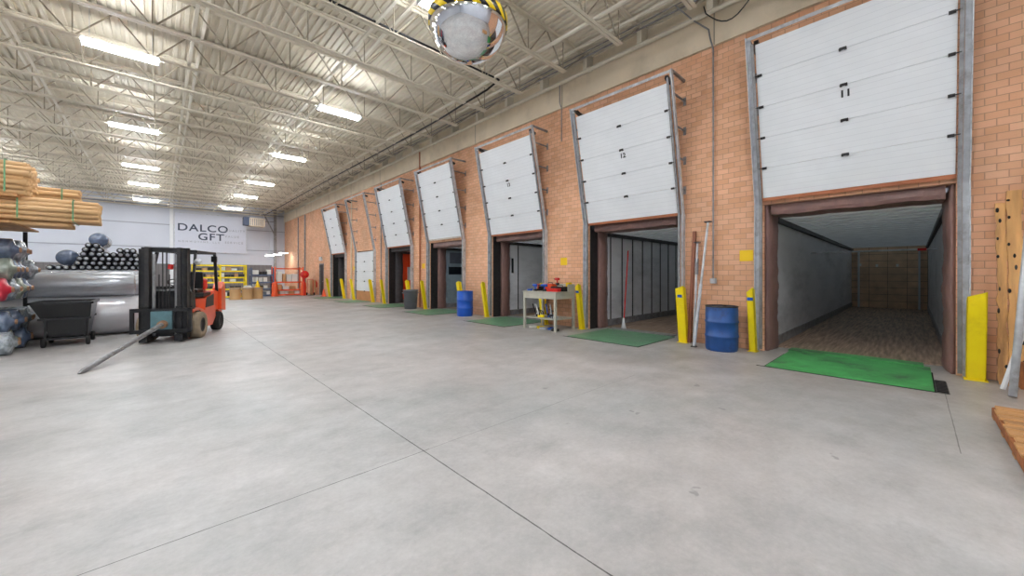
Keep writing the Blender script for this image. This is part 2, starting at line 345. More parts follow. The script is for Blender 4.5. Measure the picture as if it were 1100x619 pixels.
    def frustum(s, b0, b1, z0, z1):
        """b0,b1 = (x0,x1,y0,y1) at z0 and z1"""
        def r(b,z): return [(b[0],b[2],z),(b[1],b[2],z),(b[1],b[3],z),(b[0],b[3],z)]
        return s.add(r(b0,z0)+r(b1,z1), [(0,3,2,1),(4,5,6,7),(0,1,5,4),(1,2,6,5),(2,3,7,6),(3,0,4,7)])
    def xf(s, mtx):
        s.v = [tuple(mtx @ Vector(v)) for v in s.v]; return s
    def build(s, name, m, parent=None):
        me = bpy.data.meshes.new(name); me.from_pydata(s.v, [], s.f)
        me.polygons.foreach_set('use_smooth', s.sm)
        me.update()
        import bmesh
        bm = bmesh.new(); bm.from_mesh(me); bmesh.ops.recalc_face_normals(bm, faces=bm.faces); bm.to_mesh(me); bm.free()
        me.materials.append(M[m] if isinstance(m, str) else m)
        o = bpy.data.objects.new(name, me); C.objects.link(o)
        if parent: o.parent = parent
        return o

def tag(o, label=None, cat=None, group=None, kind=None):
    if label: o['label'] = label
    if cat: o['category'] = cat
    if group: o['group'] = group
    if kind: o['kind'] = kind
    return o
def thing(name, label, cat, loc=(0,0,0), rz=0, group=None, kind=None):
    o = bpy.data.objects.new(name, None); C.objects.link(o); o.location = loc; o.rotation_euler = (0,0,rz)
    o.empty_display_size = 0.1
    return tag(o, label, cat, group, kind)
def dup(o, loc=None, rz=None, label=None, group=None, parent=None):
    c = o.copy(); C.objects.link(c)
    if parent: c.parent = parent
    if loc is not None: c.location = loc
    if rz is not None: c.rotation_euler = (0,0,rz)
    if label: c['label'] = label
    if group: c['group'] = group
    for ch in list(o.children): dup(ch, parent=c)
    return c
def text_obj(name, body, size, m, parent, mtx, ext=0.002, align='LEFT', sp=1.0, bold=0.0):
    cu = bpy.data.curves.new(name, 'FONT'); cu.body = body; cu.size = size; cu.extrude = ext; cu.offset = bold; cu.align_x = align; cu.space_character = sp
    t = bpy.data.objects.new(name, cu); C.objects.link(t)
    bpy.context.view_layer.update()
    me = bpy.data.meshes.new_from_object(t.evaluated_get(bpy.context.evaluated_depsgraph_get()))
    bpy.data.objects.remove(t); bpy.data.curves.remove(cu)
    me.transform(mtx); me.materials.clear(); me.materials.append(M[m])
    o = bpy.data.objects.new(name, me); C.objects.link(o)
    if parent: o.parent = parent
    return o
def smooth_lump(mb, c, r, n=10, seed=0):
    """small irregular blob"""
    rd = random.Random(seed); prof = []
    for i in range(7):
        t = PI*i/6; prof.append((max(0.0005, math.sin(t)*r[0]*(0.85+0.3*rd.random())), -math.cos(t)*r[1]))
    mb.lathe(prof, c, n); return mb

WX = 8.65          # face of the brick wall
HALF = 1.22        # half width of a dock opening
OPEN = 2.86        # height of a dock opening
DC = [0.79, 4.87, 8.98, 13.18, 17.25, 21.4, 25.75]
FARY, BACKY, LEFTX = 40.4, -8.0, -16.0
DECK = 7.5

# ------------------------------------------------------------------ room shell
b = MB(); b.box(LEFTX, 9.34, BACKY, FARY, -0.25, 0.0); tag(b.build('floor', 'floor'), 'grey polished concrete warehouse floor with saw-cut joints', 'floor', kind='structure')
# brick wall with seven dock openings and a person door
b = MB(); edges = []
for c in DC: edges.append((c-HALF, c+HALF, OPEN))
edges.append((28.95, 29.85, 2.25))
y = BACKY
for y0, y1, h in edges:
    b.box(WX, 9.0, y, y0, 0, 6.4); b.box(WX, 9.0, y0, y1, h, 6.4); y = y1
b.box(WX, 9.0, y, FARY, 0, 6.4)
wall_r = tag(b.build('wall_right', 'brick'), 'tan brick loading dock wall pierced by the dock openings', 'wall', kind='structure')
b = MB(); b.box(WX-0.07, 9.0, BACKY, FARY, 6.36, 7.08); b.box(WX+0.1, 9.0, BACKY, FARY, 7.08, 7.7)
beam = tag(b.build('trim_1', 'cream'), 'cream concrete band running above the dock doors', 'wall band', kind='structure')
b = MB()
for k in range(12): b.box(WX-0.078, WX-0.07, DC[0]+2.1+4.12*(k-1)-0.012, DC[0]+2.1+4.12*(k-1)+0.012, 6.36, 7.08)
b.build('seam', 'web', beam)
b = MB(); b.box(LEFTX-0.3, 9.0, FARY, FARY+0.3, 0, 7.7); wf = tag(b.build('wall_far', 'white_wall'), 'white far wall behind the banner', 'wall', kind='structure')
b = MB()
for z in (3.65, 5.45, 6.9): b.box(LEFTX, WX, FARY-0.04, FARY, z-0.035, z+0.035)
b.build('wall_rail', 'ink_grey', wf)
b = MB(); b.box(LEFTX, 7.6, FARY-0.08, FARY, 0, 2.35); b.build('wainscot', 'wains', wf)
b = MB(); b.box(0.66, 0.88, FARY-0.2, FARY, 0, 7.4); b.box(0.62, 0.92, FARY-0.24, FARY-0.2, 3.5, 3.6)
tag(b.build('trim_2', 'white'), 'white steel column on the far wall left of the banner', 'column', kind='structure')
b = MB(); b.box(7.7, 7.9, FARY-0.5, FARY-0.3, 0, 7.4); tag(b.build('trim_3', 'galv_dark'), 'grey steel column in the far right corner', 'column', kind='structure')
b = MB(); b.box(LEFTX-0.3, LEFTX, BACKY, FARY, 0, 7.7); tag(b.build('wall_left', 'white_wall'), 'white side wall opposite the docks', 'wall', kind='structure')
b = MB(); b.box(LEFTX-0.3, 9.0, BACKY-0.3, BACKY, 0, 7.7); tag(b.build('wall_back', 'white_wall'), 'white wall behind the camera', 'wall', kind='structure')
# fluted roof deck
b = MB(); prof = []; x = LEFTX; P = 0.1524
while x < 8.9:
    prof += [(x, DECK), (x+0.072, DECK), (x+0.082, DECK+0.045), (x+0.142, DECK+0.045)]; x += P
prof.append((x, DECK)); n = len(prof)
vs = [(px, BACKY, pz) for px, pz in prof]+[(px, FARY, pz) for px, pz in prof]
b.add(vs, [(i, i+1, n+i+1, n+i) for i in range(n-1)])
b.box(LEFTX-0.3, 9.0, BACKY-0.3, FARY+0.3, DECK+0.08, DECK+0.18)
tag(b.build('ceiling', 'deck'), 'cream fluted steel roof deck', 'ceiling', kind='structure')

# ------------------------------------------------------------------ roof joists
BOT = 6.71; TOPC = 7.42
joist = thing('roof_joist', 'cream open-web steel roof joist crossing under the fluted deck', 'joist', (0, 0, BOT), group='roof joists across the warehouse')
b = MB()
for s in (-1, 1): b.box(LEFTX, WX+0.15, s*0.044-0.034, s*0.044+0.034, TOPC+0.055-BOT, DECK-BOT); b.box(LEFTX, WX+0.15, s*0.013-0.004, s*0.013+0.004, TOPC-BOT, DECK-BOT)
b.box(8.45, WX+0.15, -0.06, 0.06, 7.08-BOT, DECK-BOT)
b.build('top_chord', 'steel_cream', joist)
b = MB(); x_end = 7.6
for s in (-1, 1): b.box(LEFTX, x_end, s*0.044-0.034, s*0.044+0.034, -0.03, -0.02); b.box(LEFTX, x_end, s*0.013-0.004, s*0.013+0.004, -0.03, 0.03)
b.build('bottom_chord', 'steel_cream', joist)
b = MB(); xs = [2.45+1.27*k for k in range(-14, 5)]
for xx in xs:
    if xx < LEFTX: continue
    b.bar((xx,0,0), (xx,0,TOPC-BOT+.06), 0.022)
    for s in (-1, 1):
        xe = xx+s*0.635 if not (xx > 7.4 and s > 0) else 8.45
        b.bar((xx+s*0.03,0,0), (xe,0,TOPC-BOT+0.04), 0.026)
b.build('web', 'web', joist)
JY = [4.53+1.59*k for k in range(-7, 23)]
for k, yy in enumerate(JY):
    if k == 0: joist.location = (0, yy, BOT)
    else: dup(joist, (0, yy, BOT))
b = MB()   # bridging angles along the room
def bridging(x, z):
    b = MB(); b.box(x-0.03, x+0.03, BACKY, FARY, z-0.004, z+0.002); b.box(x-0.03, x-0.024, BACKY, FARY, z, z+0.05)
    return b.build('bridging_angle', 'steel_light')
for x, z, lb in [(6.6, 6.78, 'lower cream bridging angle nearest the dock wall'), (8.0, 7.38, 'upper cream bridging angle nearest the dock wall'),
              (3.35, 6.78, 'lower cream bridging angle over the right light row'), (4.05, 7.38, 'upper cream bridging angle over the right light row'),
              (0.57, 6.78, 'lower cream bridging angle just right of the left light row'), (0.8, 7.38, 'upper cream bridging angle just right of the left light row'),
              (-2.3, 6.78, 'cream bridging angle left of the left light row, lower one'), (-2.7, 7.38, 'cream bridging angle left of the left light row, upper one')]:
    tag(bridging(x, z), lb, 'steel angle')
# black conduit along one joist, and black cable running down the room
b = MB(); b.tube((-4, 7.72, 6.80), (6.76, 7.72, 6.80), 0.024, 8)
tag(b.build('black_pipe', 'black'), 'black pipe laid along the bottom chord of a joist near the mirror', 'pipe')
pts = [(6.76, 7.72, 6.80), (6.80, 8.3, 6.74), (6.78, 9.2, 6.7), (6.85, 10.9, 6.69), (6.87, 12.3, 6.69), (6.85, 16.5, 6.69), (6.8, 22, 6.69), (6.8, 30, 6.69), (6.8, 39, 6.69)]
tag(MB().path(pts, 0.028, 8).build('black_cable', 'black'), 'thick black cable running the length of the ceiling beside the dock wall', 'cable')
b = MB(); b.tube((WX-0.13, BACKY, 7.06), (WX-0.13, FARY, 7.06), 0.055, 12)
for k in range(13): b.tube((WX-0.13, -6+4*k-0.06, 7.06), (WX-0.13, -6+4*k+0.06, 7.06), 0.07, 12)
tag(b.build('roof_pipe', 'steel_cream'), 'cream pipe running along the top edge of the concrete band', 'pipe')
for k, (x, z, r) in enumerate([(8.3, 7.3, 0.02), (8.15, 7.32, 0.014)]):
    tag(MB().tube((x, BACKY, z), (x, FARY, z), r, 8).build('roof_conduit', 'galv_dark'), ['grey conduit strung under the deck closest to the dock wall', 'thin grey conduit strung under the deck beside the thicker one'][k], 'conduit')

# ------------------------------------------------------------------ ceiling lights
LZ = 6.55
lamp = thing('ceiling_light', '', 'light', (0,0,LZ))
b = MB(); b.bbox(-0.62, 0.62, -0.13, 0.13, 0.057, 0.1, 0.008); b.box(-0.63, -0.615, -0.16, 0.16, -0.02, 0.07); b.box(0.615, 0.63, -0.16, 0.16, -0.02, 0.07)
b.build('housing', 'white', lamp)
for y0 in (-0.11, 0.11):
    MB().bbox(-0.6, 0.6, y0-0.035, y0+0.035, 0.0, 0.035, 0.01).build('lamp_tube', 'lamp', lamp)
for x0 in (-0.5, 0.5):
    MB().tube((x0, 0, 0.11), (x0, 0, 0.95), 0.005, 6).build('hanger', 'galv', lamp)
rowY = [-5.0, 0.3, 6.2, 12.35, 18.55, 24.95, 29.75, 35.9]
colX = [-10.2, -5.4, -0.6, 4.15]
rown = {6.2: 'nearest', 12.35: 'second nearest', 18.55: 'third nearest', 24.95: 'fourth nearest', 29.75: 'fifth', 35.9: 'farthest'}
first = True
for cx in colX:
    for ry in rowY:
        if cx == -0.6 and ry in rown: lb = 'glowing strip light in the left row, %s' % {12.35:'nearest the camera, above the black joist lines',18.55:'second from the camera',24.95:'third from the camera',29.75:'fourth from the camera',35.9:'farthest, near the white wall',6.2:'overhead above the top of the photo'}[ry]
        elif cx == 4.15 and ry in rown: lb = 'glowing strip light in the right row, %s' % {6.2:'beside the round mirror',12.35:'second from the camera, after the mirror one',18.55:'third from the camera',24.95:'fourth from the camera',29.75:'fifth from the camera',35.9:'farthest, above the banner'}[ry]
        else: lb = 'glowing strip light outside the photo on the left or behind the camera'
        grp = 'strip lights outside the photo' if 'outside' in lb else 'ceiling strip lights'
        if first: lamp.location = (cx, ry, LZ); lamp['label'] = lb; lamp['group'] = grp; first = False
        else: dup(lamp, (cx, ry, LZ), label=lb, group=grp)

# ------------------------------------------------------------------ docks
dockname = ['the nearest dock, left of the lumber', 'the second dock, right of the workbench', 'the third dock, left of the workbench', 'the fourth dock, left of the bright blue drum',
            'the fifth dock, with orange inside', 'the sixth dock, the closed one', 'the seventh and farthest dock']
SLOPE = math.atan2(8.62-8.05, 5.68-2.85)     # doors lean into the room as they rise
SEC = 0.56
for i, c in enumerate(DC):
    closed = (i == 5)
    zb = [2.93, 2.84, 2.84, 2.95, 2.84, 0.0, 2.84][i]
    d = thing('door_%d' % (i+1), ('white sectional dock door raised over %s' % dockname[i]) if not closed else 'white sectional dock door closed at the sixth dock, tan bottom section', 'dock door', (WX-0.03, c, zb), kind='structure')
    # sections laid along the lean
    def sect_mtx(z0): return Matrix.Translation((0, 0, 0)) @ (Matrix.Rotation(-SLOPE, 4, 'Y') if not closed else Matrix()) @ Matrix.Translation((0, 0, z0))
    for k in range(5):
        mm = MB().bbox(-0.05, 0.0, -HALF+0.01, HALF-0.01, 0.001, SEC-0.001, 0.004)
        o = mm.build('door_section', 'door' if not (closed and k == 0) else 'tan_panel', d)
        o.matrix_local = sect_mtx(k*SEC+0.06*(not closed))
        if k > 0:
            hz = MB()
            hz.box(-0.07, -0.05, -0.045, 0.045, -0.02, 0.022); hz.tube((-0.075, -0.05, 0), (-0.075, 0.05, 0), 0.01, 8)
            for sy in (-1, 1): hz.box(-0.09, -0.05, sy*0.035-0.014, sy*0.035+0.014, -0.03, -0.01)
            h = hz.build('centre_hinge', 'dark_steel', d); h.matrix_local = sect_mtx(k*SEC+0.06*(not closed))
            for sy in (-1, 1):
                hz = MB(); y0 = sy*(HALF-0.06); hz.box(-0.08, -0.05, y0-0.035, y0+0.035, -0.022, 0.022); hz.tube((-0.09, y0, 0), (-0.09, sy*(HALF+0.03), 0), 0.009, 8)
                h = hz.build('roller_hinge', 'dark_steel', d); h.matrix_local = sect_mtx(k*SEC+0.06*(not closed))
    if not closed:
        o = MB().box(-0.055, 0.01, -HALF, HALF, 0, 0.06).build('bottom_seal', 'rust' if i != 3 else 'rust_grey', d); o.matrix_local = sect_mtx(0)
    # number stencilled on the inside
    num = {0: '11', 1: '12', 2: '13'}.get(i)
    if num:
        mt = sect_mtx(2.55*SEC+0.13) @ Matrix.Translation((-0.053, 0.1, 0)) @ Matrix(((0,0,-1,0),(-1,0,0,0),(0,1,0,0),(0,0,0,1)))
        mt = sect_mtx(SEC*2.55+0.06+0.06) @ Matrix.Translation((-0.052, 0.06, 0)) @ Matrix(((0,0,-1,0),(-1,0,0,0),(0,1,0,0),(0,0,0,1)))
        text_obj('door_number', num, 0.155, 'black', d, mt, bold=0.005)
    # tracks
    t = thing('door_track_frame', 'grey steel leaning track frame of %s' % dockname[i], 'track frame', (WX-0.03, c, 0), group='dock door track frames')
    bend = 2.85; tx, tz = -0.62, 5.88
    for sy in (-1, 1):
        y0 = sy*(HALF+0.06)
        mb = MB()
        # outer angle: flange parallel to wall and flange towards room
        mb.box(-0.03, 0.03, min(y0, y0+sy*0.07), max(y0, y0+sy*0.07), 0, bend)
        mb.box(-0.11, 0.03, min(y0+sy*0.06,y0+sy*0.072), max(y0+sy*0.06,y0+sy*0.072), 0, bend)
        mb.bar((0, y0+sy*0.035, bend), (tx, y0+sy*0.035, tz), 0.07, 0.012)
        mb.bar((-0.04, y0+sy*0.066, bend), (tx-0.04, y0+sy*0.066, tz), 0.012, 0.1)
        mb.build('guide_angle', 'galv', t)
        mb = MB(); yr = sy*(HALF+0.03)
        mb.bar((-0.06, yr, 0.05), (-0.06, yr, bend), 0.045, 0.03); mb.bar((-0.06, yr, bend), (tx-0.03, yr, tz-0.15), 0.045, 0.03)
        mb.build('roller_track', 'galv_dark', t)
        mb = MB()
        for q in (0.18, 0.40, 0.62, 0.84):
            zz = bend+(tz-bend)*q; xx = tx*q
            mb.bar((xx, y0+sy*0.06, zz), (0.03, y0+sy*0.06, zz), 0.03, 0.03)
            mb.bar((0.025, y0+sy*0.06, zz-0.09), (0.025, y0+sy*0.06, zz+0.09), 0.06, 0.012)
        mb.bar((tx, y0+sy*0.05, tz-0.02), (0.03, y0+sy*0.05, tz-0.02), 0.05, 0.05)
        mb.build('standoff_bracket', 'galv_dark', t)
    if i > 0:
        for sy in (-1, 1): MB().box(0.035, 0.37, min(sy*HALF, sy*(HALF-0.014)), max(sy*HALF, sy*(HALF-0.014)), 0, OPEN).build('jamb_liner', 'dark_steel', t)
    mb = MB(); mb.bar((tx, -HALF-0.13, tz), (tx, HALF+0.13, tz), 0.05, 0.012); mb.bar((tx-0.03, -HALF-0.13, tz-0.03), (tx-0.03, HALF+0.13, tz-0.03), 0.012, 0.06)
    mb.build('head_bar', 'galv', t)
    for sy in (-1, 1):
        mb = MB(); mb.bar((tx+0.02, sy*(HALF-0.02), tz-0.1), (tx+0.24, sy*(HALF-0.02), tz-0.16), 0.07, 0.07); mb.build('spring_bumper', 'dark_steel', t)
    # dock seal outside the wall
    if not closed:
        s = thing('dock_seal', ['brown', 'brown', 'brown', 'dark', 'charcoal', '', 'charcoal'][i]+' padded seal curtains framing %s' % dockname[i], 'dock seal', (9.0, c, 0), group='dock seals')
        sm = 'seal' if i < 4 else 'seal_dark'
        for sy in (-1, 1):
            mb = MB(); nz = 40; rd = random.Random(i*7+sy); back = -0.28 if i == 0 else -0.005; vs = []; fs = []
            for k in range(nz+1):
                z = 2.9*k/nz; w = 0.085+0.007*math.sin(z*6+i)+0.02*rd.random(); e = 0.39+0.01*math.sin(z*7+1)
                for px, py in ((back, 0.0), (back-0.012, w*0.5), (0.0, w), (e*0.6, w+0.02), (e, w*0.85), (e, 0.0)):
                    vs.append((px, sy*(HALF-py), z))
            for k in range(nz):
                for j in range(6): fs.append((k*6+j, k*6+(j+1)%6, (k+1)*6+(j+1)%6, (k+1)*6+j))
            fs += [tuple(range(6)), tuple(range(nz*6, nz*6+6))]
            mb.add(vs, fs, True); mb.build('side_curtain', sm, s)
        mb = MB(); nz = 20; vs = []; fs = []
        for k in range(nz+1):
            yy = -HALF+0.1+(2*HALF-0.2)*k/nz; dz = 0.007*math.sin(yy*7+i)+0.004*math.sin(yy*23)
            for px, pz in ((-0.27, 2.86), (-0.275, 2.80+dz), (-0.285-dz, 2.72+dz), (-0.27, 2.66+dz*1.5), (0.40, 2.67+dz)): vs.append((px, yy, pz))
        for k in range(nz):
            for j in range(5): fs.append((k*5+j, k*5+(j+1)%5, (k+1)*5+(j+1)%5, (k+1)*5+j))
        fs += [tuple(range(5)), tuple(range(nz*5, nz*5+5))]
        mb.add(vs, fs, False); mb.build('head_curtain', sm, s)
    # leveller plate set in the floor
    l = thing('dock_leveler', ['worn bright green', 'dull green', 'dull green', 'faded green', 'faded green', 'grey-green', 'grey-green'][i]+' leveler plate at %s' % dockname[i], 'dock leveler', (0, c, 0), group='dock levelers')
    pm = 'green_worn' if i == 0 else 'green_dull'
    x0 = 7.22
    MB().bbox(x0, 9.0 if not closed else 8.6, -0.97, 0.87, 0.001, 0.016, 0.004).build('plate', pm, l)
    if not closed: MB().box(9.0, 9.33, -0.9, 0.9, 0.012, 0.026).build('lip', 'green_worn' if i == 0 else 'galv_dark', l)
    mb = MB()
    for sy in (-1, 1): mb.box(x0-0.01, 8.6, sy*0.925-0.05-0.012, sy*0.925-0.05+0.012, 0.001, 0.006)
    mb.box(x0-0.03, x0, -0.99, 0.99, 0.001, 0.006); mb.build('pit_gap', 'rubber', l)
    if i == 0:
        mb = MB()
        for k in range(9): mb.box(7.24+k*0.085, 7.29+k*0.085, -1.09, -0.99, 0.006, 0.02)
        mb.box(7.2, 8.0, -1.1, -0.99, 0.001, 0.006); mb.build('toe_guard', 'dark_steel', l)
    # guards either side
    for sy in (-1, 1):
        side = 'right' if sy < 0 else 'left'
        col = {(0,-1): 'by the lumber boards', (0,1): 'beside the worn blue drum', (1,-1): 'beside the leaning poles', (1,1): 'right of the workbench', (2,-1): 'behind the workbench', (2,1): 'just right of the bright blue drum',
               (3,-1): 'behind the bright blue drum', (3,1): 'just right of the grey bin', (4,-1): 'behind the grey bin', (4,1): 'left of the orange dock', (5,-1): 'right of the closed dock', (5,1): 'left of the closed dock', (6,-1): 'right of the farthest dock', (6,1): 'left of the farthest dock'}[(i,sy)]
        wide = (sy < 0)
        g = thing('track_guard', 'yellow steel track guard %s' % col, 'track guard', (8.42, c+sy*(HALF+0.06), 0), group='yellow track guards')
        lean = 0.2; hgt = 1.26
        w0 = 0.02*sy; w1 = sy*(0.2 if wide else 0.13)
        def gp(x, yv, z): return (x-lean*z/hgt, yv, z)
        # room-side face with slanted top
        mb = MB(); th = 0.012
        ztop = [hgt, hgt-0.07] if wide else [hgt-0.12, hgt]
        if not wide: ztop = [hgt-0.1, hgt]
        A = [(w0, 0), (w1, 0), (w1, ztop[0]), (w0, ztop[1])]
        vs = [gp(0, yv, z) for yv, z in A]+[gp(th, yv, z) for yv, z in A]
        mb.add(vs, [(0,1,2,3),(7,6,5,4),(0,4,5,1),(1,5,6,2),(2,6,7,3),(3,7,4,0)])
        # flange back to the wall
        for yy, zt in ((w0, ztop[1]), (w1, ztop[0])):
            B = [(0, 0), (0.12, 0), (0.12, zt-0.05), (0, zt)]
            vs = [(x-lean*z/hgt, yy, z) for x, z in B]
            vs += [(x, yy-sy*0.012 if yy == w1 else yy+sy*0.012, z) for x, _, z in vs]
            mb.add(vs, [(0,1,2,3),(7,6,5,4),(0,4,5,1),(1,5,6,2),(2,6,7,3),(3,7,4,0)])
        mb.build('guard_plate', 'yellow', g)
        mb = MB(); mb.box(-0.04, 0.16, min(w0,w1)-0.02, max(w0,w1)+0.02, 0.0, 0.012); mb.build('foot_plate', 'yellow', g)
        if i < 2 and not (i == 0 and sy < 0):
            mb = MB(); z0, z1 = hgt-0.26, hgt-0.2; ym = (w0+w1)/2
            vs = [gp(-0.004, ym-0.05, z0), gp(-0.004, ym+0.05, z0), gp(-0.004, ym+0.05, z1), gp(-0.004, ym-0.05, z1)]
            vs += [(x+0.004, yv, z) for x, yv, z in vs]
            mb.add(vs, [(0,1,2,3),(7,6,5,4),(0,4,5,1),(1,5,6,2),(2,6,7,3),(3,7,4,0)]); mb.build('sticker_or_light_dot', 'blue', g)

# trailers backed up to the docks
def trailer(i, length, wallm, label, posts=None, endm='plywood', ceil='alu', z_top=2.72):
    c = DC[i]; t = thing('trailer', label, 'trailer', (9.42, c, 0))
    w = 1.2
    MB().box(0, length, -w, w, -0.15, 0.01).build('trailer_floor', 'planks', t)
    for sy in (-1, 1):
        MB().box(0, length, min(sy*w, sy*(w+0.05)), max(sy*w, sy*(w+0.05)), -0.15, z_top).build('side_wall', wallm, t)
        MB().box(0, length, min(sy*(w-0.02), sy*w), max(sy*(w-0.02), sy*w), 0.01, 0.2).build('kick_plate', 'galv_dark', t)
        if posts:
            for k in range(int(length/posts)):
                MB().box(0.2+k*posts, 0.2+k*posts+0.05, min(sy*(w-0.012), sy*w), max(sy*(w-0.012), sy*w), 0.2, z_top-0.1).build('wall_post', 'dark_steel' , t)
    mb = MB(); mb.add([(0,-w-0.05,z_top+0.01),(length,-w-0.05,z_top+0.01),(length,w+0.05,z_top+0.01),(0,w+0.05,z_top+0.01)], [(0,1,2,3)]); mb.build('roof', 'roof_skin', t)
    mb = MB()
    for k in range(int(length/0.55)): mb.box(0.1+k*0.55, 0.15+k*0.55, -w+0.02, w-0.02, z_top-0.035, z_top)
    mb.build('roof_bows', 'alu', t)
    for sy in (-1, 1): MB().box(0, length, min(sy*(w-0.07), sy*w), max(sy*(w-0.07), sy*w), z_top-0.13, z_top-0.03).build('top_rail', 'dark_steel', t)
    MB().box(length, length+0.05, -w-0.05, w+0.05, -0.15, z_top+0.04).build('front_wall', endm, t)
    return t
t1 = trailer(0, 14.2, 'trailer_grey', 'empty box trailer with scuffed grey lining at the nearest dock')
for yy in (-0.95, 0.95): MB().box(14.1, 14.2, yy-0.03, yy+0.03, 0.01, 2.6).build('corner_post', 'alu', t1)
for k, (yy, zz) in enumerate([(0.9, 1.95), (0.35, 1.9), (-0.3, 1.9)]):
    MB().box(14.185, 14.2, yy-0.04, yy+0.04, zz-0.06, zz+0.06).build('sticker_or_light_dot', 'paper', t1)  # white plates paint in the bright light holes of the end wall
MB().box(12.6, 12.68, 1.19, 1.2, 1.85, 2.02).build('sticker_or_light_dot', 'paper', t1)
MB().box(13.6, 13.68, 1.19, 1.2, 0.85, 1.02).build('sticker_or_light_dot', 'paper', t1)
mb = MB(); mb.tube((13.3, DC[0]-1.18, 2.1), (13.3, DC[0]+1.18, 2.1), 0.02, 10)
cb = mb.build('cargo_bar', 'galv'); tag(cb, 'thin steel cargo bar braced across the nearest trailer', 'cargo bar')
MB().box(13.26, 13.34, DC[0]-1.0, DC[0]-0.85, 2.07, 2.13).build('grip', 'red', cb)
trailer(1, 12, 'trailer_white', 'white-lined box trailer with dark wall posts at the second dock', posts=0.63)
t3 = trailer(2, 12, 'trailer_white', 'white-lined box trailer at the third dock')
MB().box(0.42, 0.46, 1.185, 1.2, 0.2, 2.6).build('wall_post', 'dark_steel', t3)
MB().box(0.1, 0.2, 1.185, 1.2, 1.55, 2.1).build('slot', 'glass', t3)
t4 = trailer(3, 10, 'trailer_bluegrey', 'blue-grey lined truck body with dark panels at the fourth dock')
MB().box(0.15, 1.1, 1.18, 1.2, 1.5, 1.85).build('dark_panel', 'glass', t4)
MB().box(0.2, 1.1, 1.185, 1.2, 2.0, 2.5).build('upper_panel', 'trailer_dark', t4)
t5 = trailer(4, 10, 'trailer_orange', 'orange-lined truck body at the fifth dock')
MB().box(0.25, 0.6, 1.17, 1.2, 1.2, 1.9).build('grey_panel', 'alu', t5)
trailer(6, 10, 'trailer_dark', 'dark slate-lined truck body at the farthest dock')
# outside blocker behind the closed door
b = MB(); b.box(9.0, 9.1, DC[5]-HALF-0.1, DC[5]+HALF+0.1, 0, 3.0); b.build('outer_panel', 'tan_panel', wall_r)

# ------------------------------------------------------------------ wall furniture
def vpipe(name, pts, r, m, label, boxz=None):
    o = MB().path(pts, r, 10).build(name, m); tag(o, label, 'conduit')
    if boxz is not None:
        p = pts[0]; MB().bbox(p[0]-0.04, p[0]+0.05, p[1]-0.055, p[1]+0.055, boxz-0.11, boxz, 0.01).build('junction_box', 'galv', o)
    return o
vpipe('wall_conduit', [(8.61, 2.92, 1.42), (8.61, 2.92, 6.3), (8.52, 2.95, 6.5), (8.52, 2.98, 6.7), (8.5, 3.3, 7.05), (8.2, 3.55, 7.35)], 0.016, 'galv_dark', 'thin grey conduit climbing the brick above the worn blue drum', 1.42)
vpipe('wall_conduit', [(8.58, 15.2, 0.02), (8.58, 15.2, 7.0)], 0.04, 'rust', 'brown vertical pipe on the brick pier behind the grey bin')
vpipe('wall_conduit', [(8.6, 7.05, 5.4), (8.6, 7.05, 6.36), (8.52, 7.05, 6.5), (8.52, 7.05, 7.0)], 0.014, 'galv_dark', 'short grey conduit above the workbench pier')
vpipe('wall_conduit', [(8.6, 19.3, 0.02), (8.6, 19.3, 6.3)], 0.025, 'galv_dark', 'grey vertical conduit on the pier left of the orange dock')
vpipe('wall_conduit', [(8.6, 23.5, 0.02), (8.6, 23.5, 6.3)], 0.04, 'cream', 'cream vertical pipe between the closed dock and the farthest dock')
vpipe('wall_conduit', [(8.6, 33.5, 0.02), (8.6, 33.5, 6.3)], 0.05, 'galv_dark', 'dark vertical pipe on the brick beyond the person door')
vpipe('wall_conduit', [(8.6, 35.5, 0.02), (8.6, 35.5, 6.3)], 0.04, 'galv_dark', 'dark vertical pipe on the brick near the far corner')
pts = [(8.3, 3.0, 7.1)]+[(8.42, 3.0-0.1*k, 7.0-0.35*math.sin(PI*k/9)) for k in range(10)]+[(8.3, 2.1, 7.1)]
tag(MB().path(pts, 0.012, 6).build('hanging_cable', 'black'), 'black cable drooping in a loop over the cream band', 'cable')
for yy, lb in ((2.31, 'yellow square card on the brick above the worn blue drum'), (7.0, 'yellow square card on the brick above the workbench'), (15.0, 'small yellow card on the brick above the grey bin'), (23.2, 'small yellow card on the brick near the farthest dock')):
    o = MB().bbox(WX-0.012, WX-0.001, yy-0.12, yy+0.12, 1.77, 1.99, 0.003).build('wall_card', 'yellow_flat'); tag(o, lb, 'sign')

# ------------------------------------------------------------------ drums and bins
def drum(name, label, x, y, r, h, m, closed=True):
    t = thing(name, label, 'drum', (x, y, 0))
    pr = [(0.001, 0.0), (r*0.93, 0.0), (r*0.97, 0.02)]
    for f in (0.08, 0.3, 0.36, 0.62, 0.68, 0.93):
        rr = r*1.0 if f not in (0.33, 0.65) else r
        pr.append((rr, h*f))
        if f in (0.3, 0.62): pr += [(r*1.035, h*(f+0.015)), (r*1.035, h*(f+0.045))]
    pr += [(r*0.97, h*0.985)]
    MB().lathe(pr, n=40).build('drum_body', m, t)
    MB().lathe([(r*0.96, h*0.97), (r*1.01, h*0.975), (r*1.015, h), (r*0.97, h*1.003), (r*0.93, h*0.985)], n=40).build('top_ring', 'dark_steel' if closed == 'metal' else m, t)
    mb = MB().lathe([(0.001, h*0.975), (r*0.95, h*0.975)], n=40); mb.build('drum_lid', m if closed != 'metal' else 'black', t)
    mb = MB(); mb.lathe([(0.001, 0.02), (0.035, 0.018), (0.04, 0)], (r*0.6, 0, h*0.975), 14); mb.lathe([(0.001, 0.02), (0.025, 0.018), (0.03, 0)], (-r*0.6, 0, h*0.975), 14)
    mb.build('bung', 'black', t)
    return t
